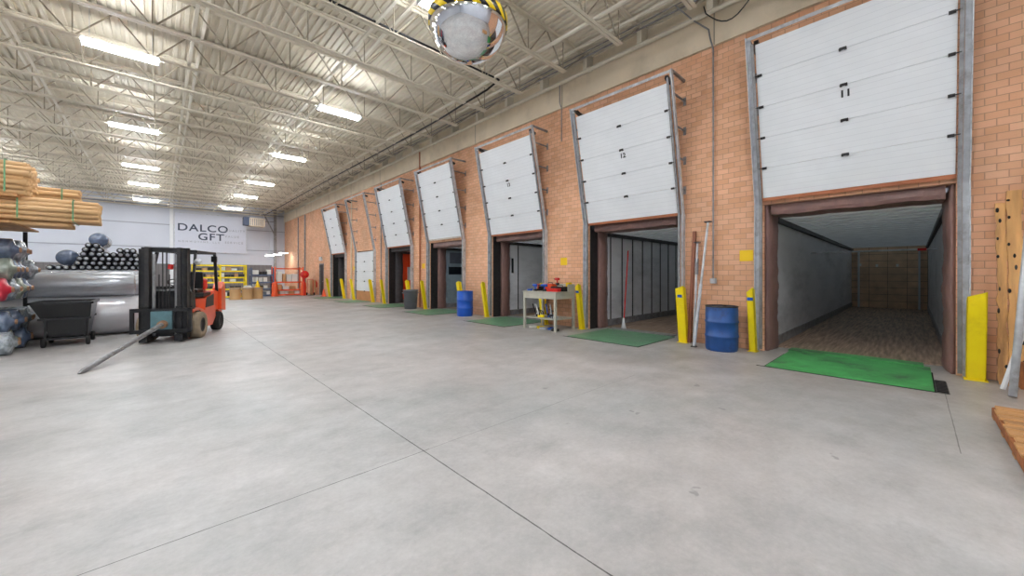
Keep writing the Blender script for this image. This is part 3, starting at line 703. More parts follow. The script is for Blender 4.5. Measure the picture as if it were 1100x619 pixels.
drum('steel_drum', 'worn dark blue drum with dirt streaks against the brick', 8.18, 2.62, 0.29, 0.88, 'blue_worn', 'metal')
drum('plastic_drum', 'bright blue plastic drum between the third and fourth docks', 8.12, 11.15, 0.29, 0.9, 'blue')
t = thing('waste_bin', 'round grey plastic waste bin between the fourth and fifth docks', 'bin', (8.1, 15.15, 0))
MB().lathe([(0.001,0),(0.26,0),(0.31,0.78),(0.33,0.78),(0.335,0.83),(0.315,0.83),(0.3,0.79),(0.25,0.03),(0.001,0.03)], n=36).build('bin_body', 'bin_grey', t)
for sx in (-1, 1): MB().bbox(sx*0.36-0.03, sx*0.36+0.03, -0.06, 0.06, 0.68, 0.72, 0.008).build('handle', 'bin_grey', t)
MB().lathe([(0.25, 0.5), (0.289, 0.5)], n=36).build('rubbish', 'black', t)

# ------------------------------------------------------------------ leaning things
t = thing('support_pole', 'long silver pole with a foot plate leaning on the brick beside the second dock', 'pole', (8.1, 3.12, 0))
MB().tube((0, 0, 0.02), (0.44, -0.12, 2.62), 0.024, 10).build('shaft', 'galv', t)
MB().tube((0.012, -0.003, 0.05), (0.21, -0.06, 1.3), 0.033, 10).build('sleeve', 'galv', t)
MB().box(-0.05, 0.05, -0.05, 0.05, 0, 0.02).build('foot_plate', 'dark_steel', t)
MB().box(0.38, 0.5, -0.18, -0.06, 2.61, 2.635).build('head_plate', 'dark_steel', t)
t = thing('support_pole', 'shorter silver pole crossing behind the long one beside the second dock', 'pole', (8.3, 3.2, 0))
MB().tube((0, 0, 0.02), (0.28, 0.03, 2.2), 0.022, 10).build('shaft', 'galv', t)
MB().tube((0.2, 0.02, 1.5), (0.25, 0.03, 1.85), 0.036, 10).build('collar', 'galv_dark', t)
MB().box(0.22, 0.33, -0.02, 0.09, 2.19, 2.21).build('head_plate', 'dark_steel', t)
o = MB().bar((8.46, 3.36, 0.01), (8.6, 3.3, 2.45), 0.07, 0.04).build('wooden_plank', 'brown_pole'); tag(o, 'brown wooden plank leaning on the brick behind the silver poles', 'plank')
def board(label, y0, y1, ztop, xb, knots, seed):
    rd = random.Random(seed); t = thing('lumber_board', label, 'board', (0, 0, 0), group='lumber boards leaning on the brick')
    n = 24; vs = []; fs = []; th = 0.045
    for k in range(n+1):
        f = k/n; z = ztop*f; x = xb+(WX-0.07-xb)*f
        a = y0+0.012*rd.uniform(-1,1); bb = y1+0.012*rd.uniform(-1,1)
        if k == n: a -= 0.0
        vs += [(x, a, z), (x, bb, z), (x+th, bb, z), (x+th, a, z)]
    for k in range(n):
        for j in range(4): fs.append((k*4+j, k*4+(j+1)%4, (k+1)*4+(j+1)%4, (k+1)*4+j))
    fs += [(0,1,2,3), (n*4+3,n*4+2,n*4+1,n*4)]
    MB().add(vs, fs).build('plank', 'wood', t)
    for f in knots:
        mb = MB()
        z = ztop*f; x = xb+(WX-0.07-xb)*f; yy = rd.choice((y0-0.01, y1+0.012)) if rd.random() < .6 else rd.uniform(y1, y0)
        smooth_lump(mb, (x-0.001, yy, z), (0.008+0.008*rd.random(), 0.012+0.03*rd.random()), 8, int(f*1000)); mb.build('bark_patch', 'rubber', t)
board('rough lumber board leaning beside the nearest dock, left and shorter', -0.79, -0.872, 2.5, 8.36, (0.1, 0.18, 0.4, 0.52, 0.7, 0.8, 0.9, 0.96), 1)
board('rough lumber board leaning beside the nearest dock, right and taller', -0.882, -1.01, 2.66, 8.34, (0.12, 0.22, 0.35, 0.48, 0.6, 0.66, 0.72, 0.86, 0.95), 2)
o = MB().pipe((7.56, -0.82, 0.02), (8.55, -1.11, 3.0), 0.035, 0.03).build('steel_pipe', 'galv'); tag(o, 'grey steel pipe leaning at the right edge in front of the boards', 'pipe')
o = MB().bar((8.0, -0.79, 0.01), (8.55, -1.33, 2.2), 0.035, 0.035).build('steel_bar', 'white'); tag(o, 'thin pale bar leaning behind the grey pipe', 'bar')
# wooden blocks at the foot of the boards
o = MB().bbox(8.2, 8.33, -1.2, -0.95, 0, 0.35, 0.01).build('timber_block', 'wood_edge'); tag(o, 'brown timber block on the floor at the foot of the boards', 'timber block')
# pallet
t = thing('wooden_pallet', 'weathered wooden pallet lying on the floor at the right edge', 'pallet', (6.4, -0.56, 0), rz=0.0)
for k, yy in enumerate((0, -0.55, -1.1)):
    MB().bbox(-2.0, 0, yy-0.06, yy, 0.018, 0.105, 0.008).build('stringer', 'wood_edge', t)
for k in range(11):
    x1 = -k*0.183; MB().bbox(x1-0.145, x1, -1.2, 0.0 if k % 3 else -0.02, 0.105, 0.128, 0.004).build('deck_board', 'wood_pallet', t)
for k in range(4):
    x1 = -k*0.6; MB().bbox(x1-0.14, x1, -1.2, 0.0, 0.0, 0.018, 0.003).build('bottom_board', 'wood_pallet', t)

# broom standing in second dock
t = thing('push_broom', 'broom with a red handle standing in the second trailer doorway', 'broom', (9.28, 5.45, 0.02))
MB().tube((0.05, 0.0, 0.2), (0.38, 0.06, 2.15), 0.016, 10).build('handle', 'red', t)
MB().lathe([(0.001, 0.3), (0.025, 0.28), (0.035, 0.18), (0.07, 0.0), (0.001, 0.0)], (0.03, 0, 0), 14).build('brush', 'white', t)

# ------------------------------------------------------------------ workbench
t = thing('workbench', 'pale grey steel workbench cluttered with tools beside the second dock', 'workbench', (7.5, 6.35, 0))
W, Dp, H_ = 0.82, 1.18, 1.04
for xx in (0, W-0.06):
    for yy in (0, Dp-0.06): MB().box(xx, xx+0.06, yy, yy+0.06, 0, H_-0.03).build('leg', 'bench', t)
MB().bbox(-0.02, W+0.02, -0.02, Dp+0.02, H_-0.03, H_, 0.005).build('bench_top', 'bench', t)
MB().box(0, 0.02, 0.06, Dp-0.06, H_-0.19, H_-0.03).build('apron', 'bench', t)
MB().box(0.06, W-0.06, 0, 0.02, H_-0.19, H_-0.03).build('apron', 'bench', t)
MB().box(0.06, W-0.06, Dp-0.02, Dp, H_-0.19, H_-0.03).build('apron', 'bench', t)
MB().bbox(W-0.03, W, 0, Dp, H_, H_+0.2, 0.004).build('back_guard', 'bench', t)
MB().bbox(W-0.3, W-0.03, 0, 0.025, H_, H_+0.19, 0.004).build('side_guard', 'bench', t)
MB().box(0.02, W-0.02, 0.02, Dp-0.02, 0.3, 0.325).build('lower_shelf', 'bench', t)
def tool_box(name, m, x, y, z, sx, sy, sz, label, rz=0.0, hm='black'):
    t = thing(name, label, 'tool box', (x, y, z), rz)
    MB().bbox(-sx/2, sx/2, -sy/2, sy/2, 0, sz*0.6, 0.008).build('case', m, t)
    MB().bbox(-sx/2-0.004, sx/2+0.004, -sy/2-0.004, sy/2+0.004, sz*0.6, sz, 0.01).build('lid', m, t)
    MB().path([(0,-sy*0.25,sz), (0,-sy*0.22,sz+0.035), (0,sy*0.22,sz+0.035), (0,sy*0.25,sz)], 0.009, 6).build('handle', hm, t)
def drill(m, x, y, z, label, rz=0):
    t = thing('power_drill', label, 'power tool', (x, y, z), rz)
    MB().tube((-0.1, 0, 0.16), (0.08, 0, 0.16), 0.035, 12).tube((-0.03,0,0.05),(-0.01,0,0.15),0.02,8).build('drill_body', m, t)
    MB().tube((0.08,0,0.16),(0.16,0,0.16),0.022,10,0.014).build('chuck', 'dark_steel', t)
    MB().bbox(-0.08,0.03,-0.035,0.035,0,0.055,0.008).build('battery', 'black', t)
Hb = H_+0.001
tool_box('tool_box', 'black', 8.0, 6.62, Hb, 0.22, 0.42, 0.13, 'black tool case on the workbench right side', 0.05)
tool_box('tool_box', 'red', 7.72, 6.6, Hb, 0.16, 0.36, 0.09, 'red tool case on the workbench front', 0.1)
tool_box('tool_box', 'orange', 8.05, 7.0, Hb, 0.2, 0.34, 0.2, 'orange tool case on the workbench back', -0.1)
tool_box('tool_box', 'black', 8.08, 7.3, Hb, 0.2, 0.22, 0.12, 'small black case at the back left of the workbench', 0.2)
drill('red', 8.0, 6.72, Hb+0.175, 'red power drill lying on the black tool case', 1.2)
drill('blue', 7.75, 6.98, Hb, 'blue power drill on the middle of the workbench', 1.9)
drill('blue', 7.68, 7.25, Hb, 'blue power drill on the left of the workbench', 1.2)
drill('orange', 7.9, 7.32, Hb, 'orange power drill on the workbench', 0.3)
o = MB().path([(7.66+0.07*math.cos(a), 7.42+0.07*math.sin(a), Hb+0.015+0.003*a) for a in [k*0.5 for k in range(26)]], 0.012, 6).build('air_hose', 'blue'); tag(o, 'coiled blue air hose on the workbench corner', 'hose')
o = MB().bbox(8.1, 8.25, 6.4, 6.5, Hb, Hb+0.24, 0.004).build('paper_carton', 'yellow_flat'); tag(o, 'yellow carton standing at the right end of the workbench', 'box')
rd = random.Random(3)
tl = [('grey clamp tool under the workbench', 'galv'), ('black coil of strapping under the workbench', 'black'), ('blue strap bundle under the workbench', 'blue'), ('yellow strapping tool under the workbench', 'yellow'), ('dark steel cutter under the workbench', 'dark_steel'), ('pale rag heap under the workbench', 'paper')]
for k, (lb, m) in enumerate(tl):
    x = 7.62+0.1*(k % 3)+0.06; yy = 6.5+0.17*k
    t = thing('strapping_tool', lb, 'tool', (x, yy, 0.326), rd.uniform(-1, 1))
    MB().bbox(-0.05, 0.05, -0.09, 0.09, 0, 0.07, 0.012).build('tool_body', m, t)
    MB().path([(0, -0.07, 0.06), (0.02, -0.03, 0.17), (0.03, 0.1, 0.2)], 0.012, 6).build('lever', 'dark_steel', t)
    MB().tube((-0.03, 0.05, 0.07), (0.03, 0.05, 0.07), 0.035, 12).build('wheel', 'galv', t)
for k, (lb, m) in enumerate([('upright grey clamp at the front of the bench shelf', 'galv'), ('upright blue clamp at the front of the bench shelf', 'blue'), ('upright pale clamp in the middle of the bench shelf', 'paper'), ('upright dark clamp at the back of the bench shelf', 'dark_steel')]):
    t = thing('bar_clamp', lb, 'tool', (7.66+0.12*(k % 2), 6.62+0.22*k, 0.326), 0.4*k)
    MB().bar((0, 0, 0), (0.06, 0.1, 0.36), 0.03, 0.012).build('clamp_bar', m, t)
    MB().bbox(-0.05, 0.05, -0.02, 0.02, 0.05, 0.11, 0.008).build('jaw', 'dark_steel', t)
for k in range(5):
    x = 7.7+0.09*k; o = MB().lathe([(0.07,0),(0.12,0),(0.12,0.05),(0.07,0.05),(0.07,0)], (7.72+0.1*(k%2), 6.55+0.2*k, 0.002+0.0*(k%2)), 20).build('strap_coil', ['black','blue','galv','yellow','paper'][k])
    tag(o, ['black', 'blue', 'grey', 'yellow', 'white'][k]+' strapping coil on the floor under the workbench', 'coil')

# ------------------------------------------------------------------ convex mirror
mc = (2.64, 3.56, 4.45); r = 0.45
t = thing('dome_mirror', 'round convex safety mirror with yellow and black rim hanging overhead', 'mirror', mc)
pr = [(max(0.0005, r*math.sin(a)), -r*0.98*math.cos(a)) for a in [PI/2*k/24 for k in range(25)]]
MB().lathe(pr, n=64).build('mirror_dome', 'mirror', t)
MB().lathe([(r-0.004, -0.075), (r+0.006, -0.07), (r+0.008, 0.03), (r-0.02, 0.035), (r-0.02, 0.0)], n=64).build('rim', 'hazard', t)
MB().lathe([(0.0005, 0.03), (r, 0.03)], n=40).build('back_plate', 'white', t)
for k in range(3):
    a = k*2*PI/3+0.4; MB().tube((r*0.9*math.cos(a), r*0.9*math.sin(a), 0.03), (0.0, 0, 1.0), 0.004, 6).build('chain', 'galv', t)
MB().tube((0, 0, 1.0), (0, -0.62, 2.25), 0.005, 6).build('hanging_chain', 'galv', t)

# ------------------------------------------------------------------ forklift
FA = math.radians(-21)
fk = thing('forklift', 'orange and black forklift with a boom pole on its carriage', 'forklift', (0.26, 11.79, 0), FA)
def wheel(x, y, r, w, m, hubm, name='wheel', side=1):
    o = MB().lathe([(r*0.55, -w/2), (r*0.93, -w/2), (r, -w/2+0.03), (r, w/2-0.03), (r*0.93, w/2), (r*0.55, w/2), (r*0.55, -w/2)], (x, y, r), 32, 'X').build(name, m, fk)
    MB().lathe([(0.001, side*w*0.3), (r*0.3, side*w*0.3), (r*0.4, side*w*0.36), (r*0.56, side*w*0.45), (r*0.56, -side*w*0.45), (0.001, -side*w*0.45)], (x, y, r), 24, 'X').build('hub', hubm, o)
    return o
for s in (-1, 1): wheel(s*0.44, 0.0, 0.31, 0.24, 'tyre_dusty', 'dark_steel', side=s)
for s in (-1, 1): wheel(s*0.42, 1.42, 0.25, 0.18, 'rubber', 'dark_steel', side=s)
# frame side skirts (orange), step well, counterweight
prof = [(-0.28, 0.62), (-0.3, 0.7), (0.02, 0.72), (0.3, 0.66), (0.42, 0.62), (0.55, 0.9), (1.0, 0.98), (1.1, 0.98), (1.2, 0.4), (0.95, 0.2), (0.38, 0.2), (0.34, 0.4), (0.28, 0.56), (0.12, 0.65), (-0.12, 0.65)]
mb = MB(); mb.prism(prof, 'X', -0.46, 0.46); mb.build('frame_body', 'orange', fk)
pr2 = [(1.02, 0.5), (1.02, 0.98), (1.12, 1.06), (1.5, 1.08), (1.72, 1.0), (1.82, 0.8), (1.84, 0.45), (1.76, 0.24), (1.68, 0.22), (1.66, 0.42), (1.56, 0.52), (1.42, 0.56), (1.26, 0.52), (1.16, 0.4)]
mb = MB(); mb.prism(pr2, 'X', -0.42, 0.42); mb.prism([(1.5,0.55),(1.5,1.12),(1.66,1.3),(1.78,1.24),(1.84,1.0),(1.86,0.5)], 'X', -0.5, -0.3); mb.prism([(1.5,0.55),(1.5,1.12),(1.66,1.3),(1.78,1.24),(1.84,1.0),(1.86,0.5)], 'X', 0.3, 0.5)
mb.build('counterweight', 'orange', fk)
mb = MB(); mb.prism([(0.46,0.68),(0.52,0.93),(1.0,1.0),(1.0,0.7)], 'X', 0.461, 0.475); mb.build('side_panel', 'blackmetal', fk)
mb = MB(); mb.prism([(0.5,0.94),(0.55,1.03),(1.05,1.05),(1.08,0.98)], 'X', -0.4, 0.4); mb.build('engine_cover', 'black', fk)
st = MB().bbox(-0.24, 0.24, 0.62, 1.05, 1.03, 1.14, 0.03).build('seat', 'black', fk)
MB().bbox(-0.23, 0.23, 1.0, 1.1, 1.12, 1.58, 0.03).build('seat_back', 'black', st)
MB().bbox(-0.2, 0.2, 1.2, 1.5, 1.08, 1.4, 0.05).build('gas_cylinder', 'red', fk)
# cowl, dash, steering wheel
mb = MB(); mb.prism([(-0.25,0.66),(-0.22,1.12),(-0.12,1.2),(0.0,1.15),(0.05,0.72)], 'X', -0.4, 0.4); mb.build('dash_cowl', 'blackmetal', fk)
mb = MB()
for k in range(20):
    a0, a1 = 2*PI*k/20, 2*PI*(k+1)/20; f = lambda a: (0.16*math.cos(a), 0.16+0.16*math.sin(a)*0.8, 1.3-0.16*math.sin(a)*0.55)
    mb.tube(f(a0), f(a1), 0.013, 6)
mb.tube((0, 0.16, 1.3), (0, -0.02, 1.12), 0.02, 8); mb.bar((-0.15,0.16,1.3),(0.15,0.16,1.3),0.02); mb.build('steering_wheel', 'black', fk)
# overhead guard
mb = MB()
for s in (-1, 1):
    mb.bar((s*0.4, -0.16, 1.1), (s*0.36, 0.16, 2.02), 0.05, 0.06); mb.bar((s*0.42, 1.42, 1.05), (s*0.4, 1.32, 2.04), 0.05, 0.06)
    mb.bar((s*0.39, 0.1, 2.05), (s*0.39, 1.38, 2.07), 0.05, 0.05)
for k in range(7): mb.bar((-0.39, 0.12+k*0.205, 2.06), (0.39, 0.12+k*0.205, 2.06), 0.025, 0.05)
mb.build('overhead_guard', 'blackmetal', fk)
MB().lathe([(0.001, 0.03), (0.07, 0.03), (0.08, 0.0), (0.07, -0.04), (0.001, -0.05)], (0.46, 0.0, 1.8), 16, 'Y').build('head_lamp', 'galv', fk)
MB().bbox(0.33, 0.45, 1.28, 1.36, 1.83, 1.99, 0.01).build('rear_lamp', 'black', fk)
# mast
for s in (-1, 1):
    mb = MB(); mb.box(s*0.36-0.06, s*0.36+0.06, -0.5, -0.47, 0.07, 2.06); mb.box(s*0.36-0.06, s*0.36+0.06, -0.36, -0.33, 0.07, 2.06); mb.box(s*0.4-0.015, s*0.4+0.015, -0.5, -0.33, 0.07, 2.06)
    mb.build('outer_rail', 'blackmetal', fk)
    mb = MB(); mb.box(s*0.28-0.035, s*0.28+0.035, -0.52, -0.36, 0.12, 2.1); mb.build('inner_rail', 'dark_steel', fk)
    MB().tube((s*0.2, -0.4, 0.15), (s*0.2, -0.4, 1.95), 0.035, 12).build('lift_cylinder', 'galv_dark', fk)
    MB().tube((s*0.42, -0.3, 0.75), (s*0.42, 0.3, 0.55), 0.03, 10).build('tilt_cylinder', 'dark_steel', fk)
for z0, z1 in ((2.0, 2.1), (1.18, 1.24), (0.12, 0.22)): MB().box(-0.42, 0.42, -0.4, -0.33, z0, z1).build('cross_member', 'blackmetal', fk)
mb = MB()
for x0 in (-0.09, -0.03, 0.04, 0.09): mb.tube((x0, -0.45, 0.5), (x0, -0.45, 1.5 if abs(x0) > .05 else 2.0), 0.012, 6)
mb.build('chain_and_hose', 'dark_steel', fk)
MB().tube((0.08, -0.38, 1.62), (0.08, -0.36, 1.72), 0.05, 12).build('hose_reel', 'red', fk)
# carriage
mb = MB(); mb.box(-0.52, 0.52, -0.6, -0.55, 0.68, 0.76); mb.box(-0.52, 0.52, -0.6, -0.55, 0.22, 0.3)
for x0 in (-0.5, -0.2, 0.2, 0.5): mb.box(x0-0.03, x0+0.03, -0.6, -0.54, 0.22, 0.76)
for x0 in (-0.28, 0.28): mb.box(x0-0.05, x0+0.05, -0.54, -0.49, 0.2, 0.8)
mb.build('carriage', 'blackmetal', fk)
MB().bbox(-0.17, 0.2, -0.64, -0.6, 0.3, 0.7, 0.01).build('boom_plate', 'teal', fk)
MB().tube((0.05, -0.63, 0.42), (0.05, -0.72, 0.41), 0.085, 16).build('boom_socket', 'core', fk)
MB().tube((0.05, -0.68, 0.42), (0.1, -3.3, 0.035), 0.045, 14, 0.038).tube((0.1, -3.3, 0.035), (0.1, -3.42, 0.018), 0.038, 14, 0.012).build('boom_pole', 'galv_dark', fk)
for s in (-1, 1): MB().box(s*0.3-0.07, s*0.3+0.07, -0.62, -0.3, 0.03, 0.18).build('mast_foot', 'blackmetal', fk)

# ------------------------------------------------------------------ tilt hopper
hp = thing('hopper_cart', 'black wheeled tilt hopper in front of the big pale rolls', 'hopper cart', (-1.42, 12.55, 0), 0.0)
def shell(mb, b0, b1, z0, z1, th=0.02):
    def rr(b, z, t): return [(b[0]+t,b[2]+t,z),(b[1]-t,b[2]+t,z),(b[1]-t,b[3]-t,z),(b[0]+t,b[3]-t,z)]
    vs = rr(b0,z0,0)+rr(b1,z1,0)+rr(b1,z1,th)+rr(b0,z0+th,th)
    fs = []
    for k in (0, 4, 8):
        for j in range(4): fs.append((k+j, k+(j+1)%4, k+4+(j+1)%4, k+4+j))
    fs += [(0,3,2,1), (12,13,14,15)]; mb.add(vs, fs); return mb
mb = MB(); shell(mb, (-0.22, 0.3, -0.38, 0.42), (-0.3, 0.34, -0.42, 0.47), 0.2, 0.58); mb.build('lower_tub', 'black', hp)
mb = MB(); shell(mb, (-0.32, 0.35, -0.43, 0.48), (-0.46, 0.38, -0.5, 0.6), 0.58, 0.9); mb.build('upper_tub', 'black', hp)
mb = MB()
for a in ((-0.49,0.41,-0.53,-0.48),(-0.49,0.41,0.58,0.63),(-0.49,-0.44,-0.53,0.63),(0.36,0.41,-0.53,0.63)): mb.box(*a, 0.885, 0.93)
mb.build('rim', 'blackmetal', hp)
mb = MB(); mb.box(-0.36, 0.37, -0.47, -0.43, 0.555, 0.6); mb.box(-0.36, 0.37, 0.48, 0.52, 0.555, 0.6)
for s in (-0.43, 0.42): mb.bar((-0.3, s, 0.17), (0.32, s, 0.17), 0.04)
for x0 in (-0.26, 0.28): mb.bar((x0, -0.43, 0.17), (x0, 0.42, 0.17), 0.04); mb.bar((x0, -0.44, 0.17), (x0, -0.45, 0.56), 0.03)
mb.build('chassis', 'blackmetal', hp)
for x0, y0 in ((-0.29, -0.4), (0.32, -0.4), (-0.29, 0.4), (0.32, 0.4)):
    w = MB().lathe([(0.03,-0.03),(0.085,-0.03),(0.1,-0.02),(0.1,0.02),(0.085,0.03),(0.03,0.03),(0.03,-0.03)], (x0, y0, 0.1), 20, 'X').build('wheel', 'rubber', hp)
    MB().lathe([(0.001,-0.02),(0.04,-0.02),(0.04,0.02),(0.001,0.02)], (x0, y0, 0.1), 12, 'X').build('hub', 'galv', w)
o = MB(); rd = random.Random(5)
for k in range(10): smooth_lump(o, (-1.42+rd.uniform(-.28,.25), 12.55+rd.uniform(-.3,.4), 0.75+rd.uniform(0,.08)), (0.12, 0.08), 8, k)
tag(o.build('scrap_heap', 'roll_black'), 'heap of black scrap film inside the tilt hopper', 'scrap', kind='stuff')

# ------------------------------------------------------------------ big rolls
def roll(name, m, x0, x1, y, z, r, label, cat='roll', core=0.06, endm=None, proto=None, corel=0.0, grp=None):
    t = thing(name, label, cat, (x1, y, z), group=grp); L = x1-x0
    rd = random.Random(int((y*13+z*7)*100)); n = 28; prof = []
    pr = [(core, -L), (r*0.96, -L), (r, -L+0.03)]
    k = 8
    for j in range(1, k): pr.append((r*(1+0.02*rd.uniform(-1,1)), -L+L*j/k))
    pr += [(r, -0.03), (r*0.96, 0.0)]+([(core*2.6, 0.03), (core*1.5, corel*0.75), (core, corel*0.8)] if corel else [(core, 0.0)])
    MB().lathe(pr, n=n, axis='X').build('wrapped_sheet', m, t)
    mb = MB().pipe((-L-corel, 0, 0), (corel, 0, 0), core+0.012, core-0.01, 16); mb.build('core_tube', 'core', t)
    return t
roll('film_roll', 'film_roll', -4.4, -0.36, 13.92, 0.48, 0.475, 'huge pale film roll lying on the floor behind the tilt hopper', core=0.09)
roll('film_roll', 'plastic_wrap', -4.4, -0.44, 13.92, 1.26, 0.3, 'clear-wrapped grey roll lying on top of the huge pale roll', core=0.08)
roll('film_roll', 'film_roll', -4.4, -0.2, 14.95, 0.46, 0.46, 'second huge pale roll on the floor behind the front one', core=0.09)
roll('film_roll', 'plastic_wrap', -4.2, -0.3, 14.95, 1.22, 0.3, 'grey wrapped roll lying behind the clear-wrapped one', core=0.08)
# rack with end-on rolls at the left edge
rk = thing('storage_rack', 'black cantilever rack at the left edge holding wrapped rolls', 'rack', (-2.3, 11.3, 0))
for yy in (-0.1, 2.1):
    for xx in (-0.25, -2.6): MB().box(xx-0.05, xx+0.05, yy-0.05, yy+0.05, 0, 2.44).build('post', 'blackmetal', rk)
for zz in (1.0, 2.44):
    for xx in (-0.25, -2.6): MB().box(xx-0.04, xx+0.04, -0.15, 2.1, zz-0.06, zz).build('cross_beam', 'blackmetal', rk)
MB().box(0.14, 0.2, 2.03, 2.09, 0, 2.43).build('post', 'blackmetal', rk)
cols = ['roll_ends', 'roll_navy', 'roll_green', 'roll_ends', 'roll_navy']
k = 0
desc = ['glossy clear-wrapped', 'slate-blue wrapped', 'grey-green wrapped', 'crinkly clear-wrapped', 'dark slate wrapped']
layers = [(0.22, [11.55, 12.0, 12.45, 12.9]), (0.6, [11.72, 12.19, 12.64, 13.09]), (1.22, [11.5, 11.95, 12.4, 12.85]), (1.6, [11.74, 12.19, 12.64, 13.09]), (1.98, [11.95, 12.42, 12.88])]
tier = ['floor tier', 'second tier', 'third tier', 'fourth tier', 'top tier']
pos = ['nearest', 'second', 'third', 'farthest']
for li, (z, ys) in enumerate(layers):
    for yi, yy in enumerate(ys):
        m = cols[(k*2+li) % 5]; dd = desc[(k*2+li) % 5]
        if li == 2 and yi == 0: m, dd = 'roll_red', 'bright red wrapped'
        rd = random.Random(k)
        roll('fabric_roll', m, -5.2, -2.03+rd.uniform(-0.06, 0.05), yy, z, 0.215, '%s fabric roll at the left edge, %s, %s from the camera' % (dd, tier[li], pos[yi]), core=0.036, corel=0.1, grp='wrapped fabric rolls at the left edge')
        k += 1
# black rolls on a steel deck behind
rk2 = thing('storage_rack', 'low grey steel deck behind the big rolls carrying black rolls', 'rack', (-1.2, 16.2, 0))
MB().box(-1.1, 0.85, -0.2, 2.3, 1.54, 1.62).build('deck', 'galv', rk2)
for xx in (-1.05, 0.8):
    for yy in (-0.15, 2.25): MB().box(xx-0.04, xx+0.04, yy-0.04, yy+0.04, 0, 1.54).build('leg', 'galv_dark', rk2)
proto = thing('black_roll', 'shiny black plastic-wrapped roll in the heap on the grey deck', 'roll', (0,0,0), group='black wrapped rolls on the deck')
rr = 0.075
pr = [(0.02, 0), (rr*0.7, 0.0), (rr, 0.03)]+[(rr*(1+0.05*math.sin(j*2)), 0.03+2.2*j/8) for j in range(1, 8)]+[(rr, 2.25), (0.02, 2.28)]
MB().lathe(pr, n=14, axis='Y').build('wrapped_sheet', 'roll_black', proto)
MB().lathe([(0.001,-0.06),(0.02,-0.06),(0.03,-0.02),(0.05,0.01)], n=9, axis='Y').build('twisted_end_glint', 'plastic_wrap', proto)  # silver wrap ends also paint in the bright highlights of the heap
first = True; rd = random.Random(11)
for lay in range(6):
    if lay == 0: X0, n_ = -2.15, 14
    elif lay == 1: X0, n_ = -1.72, 10
    elif lay == 2: X0, n_ = -1.62, 9
    elif lay == 3: X0, n_ = -1.6, 9
    elif lay == 4: X0, n_ = -1.5, 3
    else: X0, n_ = -1.42, 2
    spots = [X0+j*0.145+0.07*(lay % 2) for j in range(n_)]
    if lay == 4: spots = [-1.5, -1.36, -1.22, -0.82, -0.68, -0.55]
    if lay == 5: spots = [-1.44, -1.3]
    for xx in spots:
        p = (xx+rd.uniform(-.008, .008), 16.02+rd.uniform(-.06, .06), 1.62+rr+lay*0.128)
        if first: proto.location = p; first = False
        else: dup(proto, p)
def big_black(x, z, r, label):
    t = thing('wrapped_bale', label, 'bale', (x, 16.35, z))
    MB().lathe([(0.001,0),(r*0.85,0),(r,0.06)]+[(r*(1+0.03*math.sin(j*3)), 0.06+1.5*j/7) for j in range(1,7)]+[(r*0.9,1.6),(0.001,1.62)], n=30, axis='Y').build('film_wrap', 'roll_navy', t)
big_black(-1.88, 1.98, 0.22, 'dark slate film-wrapped bale at the left of the black roll heap')
big_black(-1.28, 2.52, 0.2, 'dark slate film-wrapped bale topping the black roll heap')

# ------------------------------------------------------------------ cardboard tube bundles
def bundle(label, xend, yc, zc, ny, nz, r, L, straps, seed, offs=0.05):
    t = thing('tube_bundle', label, 'cardboard tubes', (xend, yc, zc)); rd = random.Random(seed)
    first = None
    for a in range(nz):
        for bq in range(ny - (a % 2)):
            yy = (bq-(ny-1)/2+0.5*(a % 2))*r*2.02; zz = a*r*1.76+r
            if ny > 5 and ((yy/(ny*r))**2+((zz-nz*r*.9)/(nz*r))**2) > 1.05: continue
            dx = rd.uniform(-offs, 0.01)
            if first is None:
                first = MB().pipe((-L, 0, 0), (0, 0, 0), r, r*0.82, 14).build('cardboard_tube', 'cardboard', t); first.location = (dx, yy, zz); MB().tube((-0.12, 0, 0), (-0.10, 0, 0), r*0.815, 12).build('bore_shade_disc', 'tube_shade', first)  # dark disc stands in for the shade inside each hollow tube
            else: dup(first, (dx, yy, zz), parent=t)
    H2 = (nz-1)*r*1.76+2*r; Wd = ny*r*2.02
    for s in straps:
        mb = MB(); hw = Wd/2+0.006
        mb.box(s-0.011, s+0.011, -hw, -hw+0.004, 0.02, H2-0.02); mb.box(s-0.011, s+0.011, hw-0.004, hw, 0.02, H2-0.02); mb.box(s-0.011, s+0.011, -hw, hw, H2, H2+0.004); mb.box(s-0.011, s+0.011, -hw, hw, -0.004, 0)
        mb.build('strap', 'strap', t)
    return t
# carrier boards on the rack top
MB().box(-0.9, 0.35, -0.15, 2.1, 2.44, 2.47).build('top_deck', 'wood_pallet', rk)
bundle('bundle of cardboard tubes, lowest and short, on top of the left rack', -1.32, 12.3, 2.475, 7, 1, 0.05, 3.6, (-1.2,), 1)
bundle('longest green-strapped bundle of cardboard tubes jutting to the right', -0.92, 12.15, 2.575, 8, 5, 0.05, 4.0, (-0.35, -1.05), 2, 0.02)
bundle('topmost green-strapped bundle of cardboard tubes with open ends at the left edge', -1.79, 12.0, 3.035, 8, 7, 0.05, 3.2, (-0.3,), 3, 0.1)
bundle('small bundle of pale cardboard tubes behind the topmost bundle', -1.28, 12.98, 3.035, 6, 4, 0.048, 3.4, (-0.25,), 4, 0.03)
tag(MB().box(-3.2, -1.95, 11.6, 13.3, 2.975, 3.03).build('wooden_board', 'wood_pallet'), 'wooden board lying between the cardboard tube bundles', 'board')

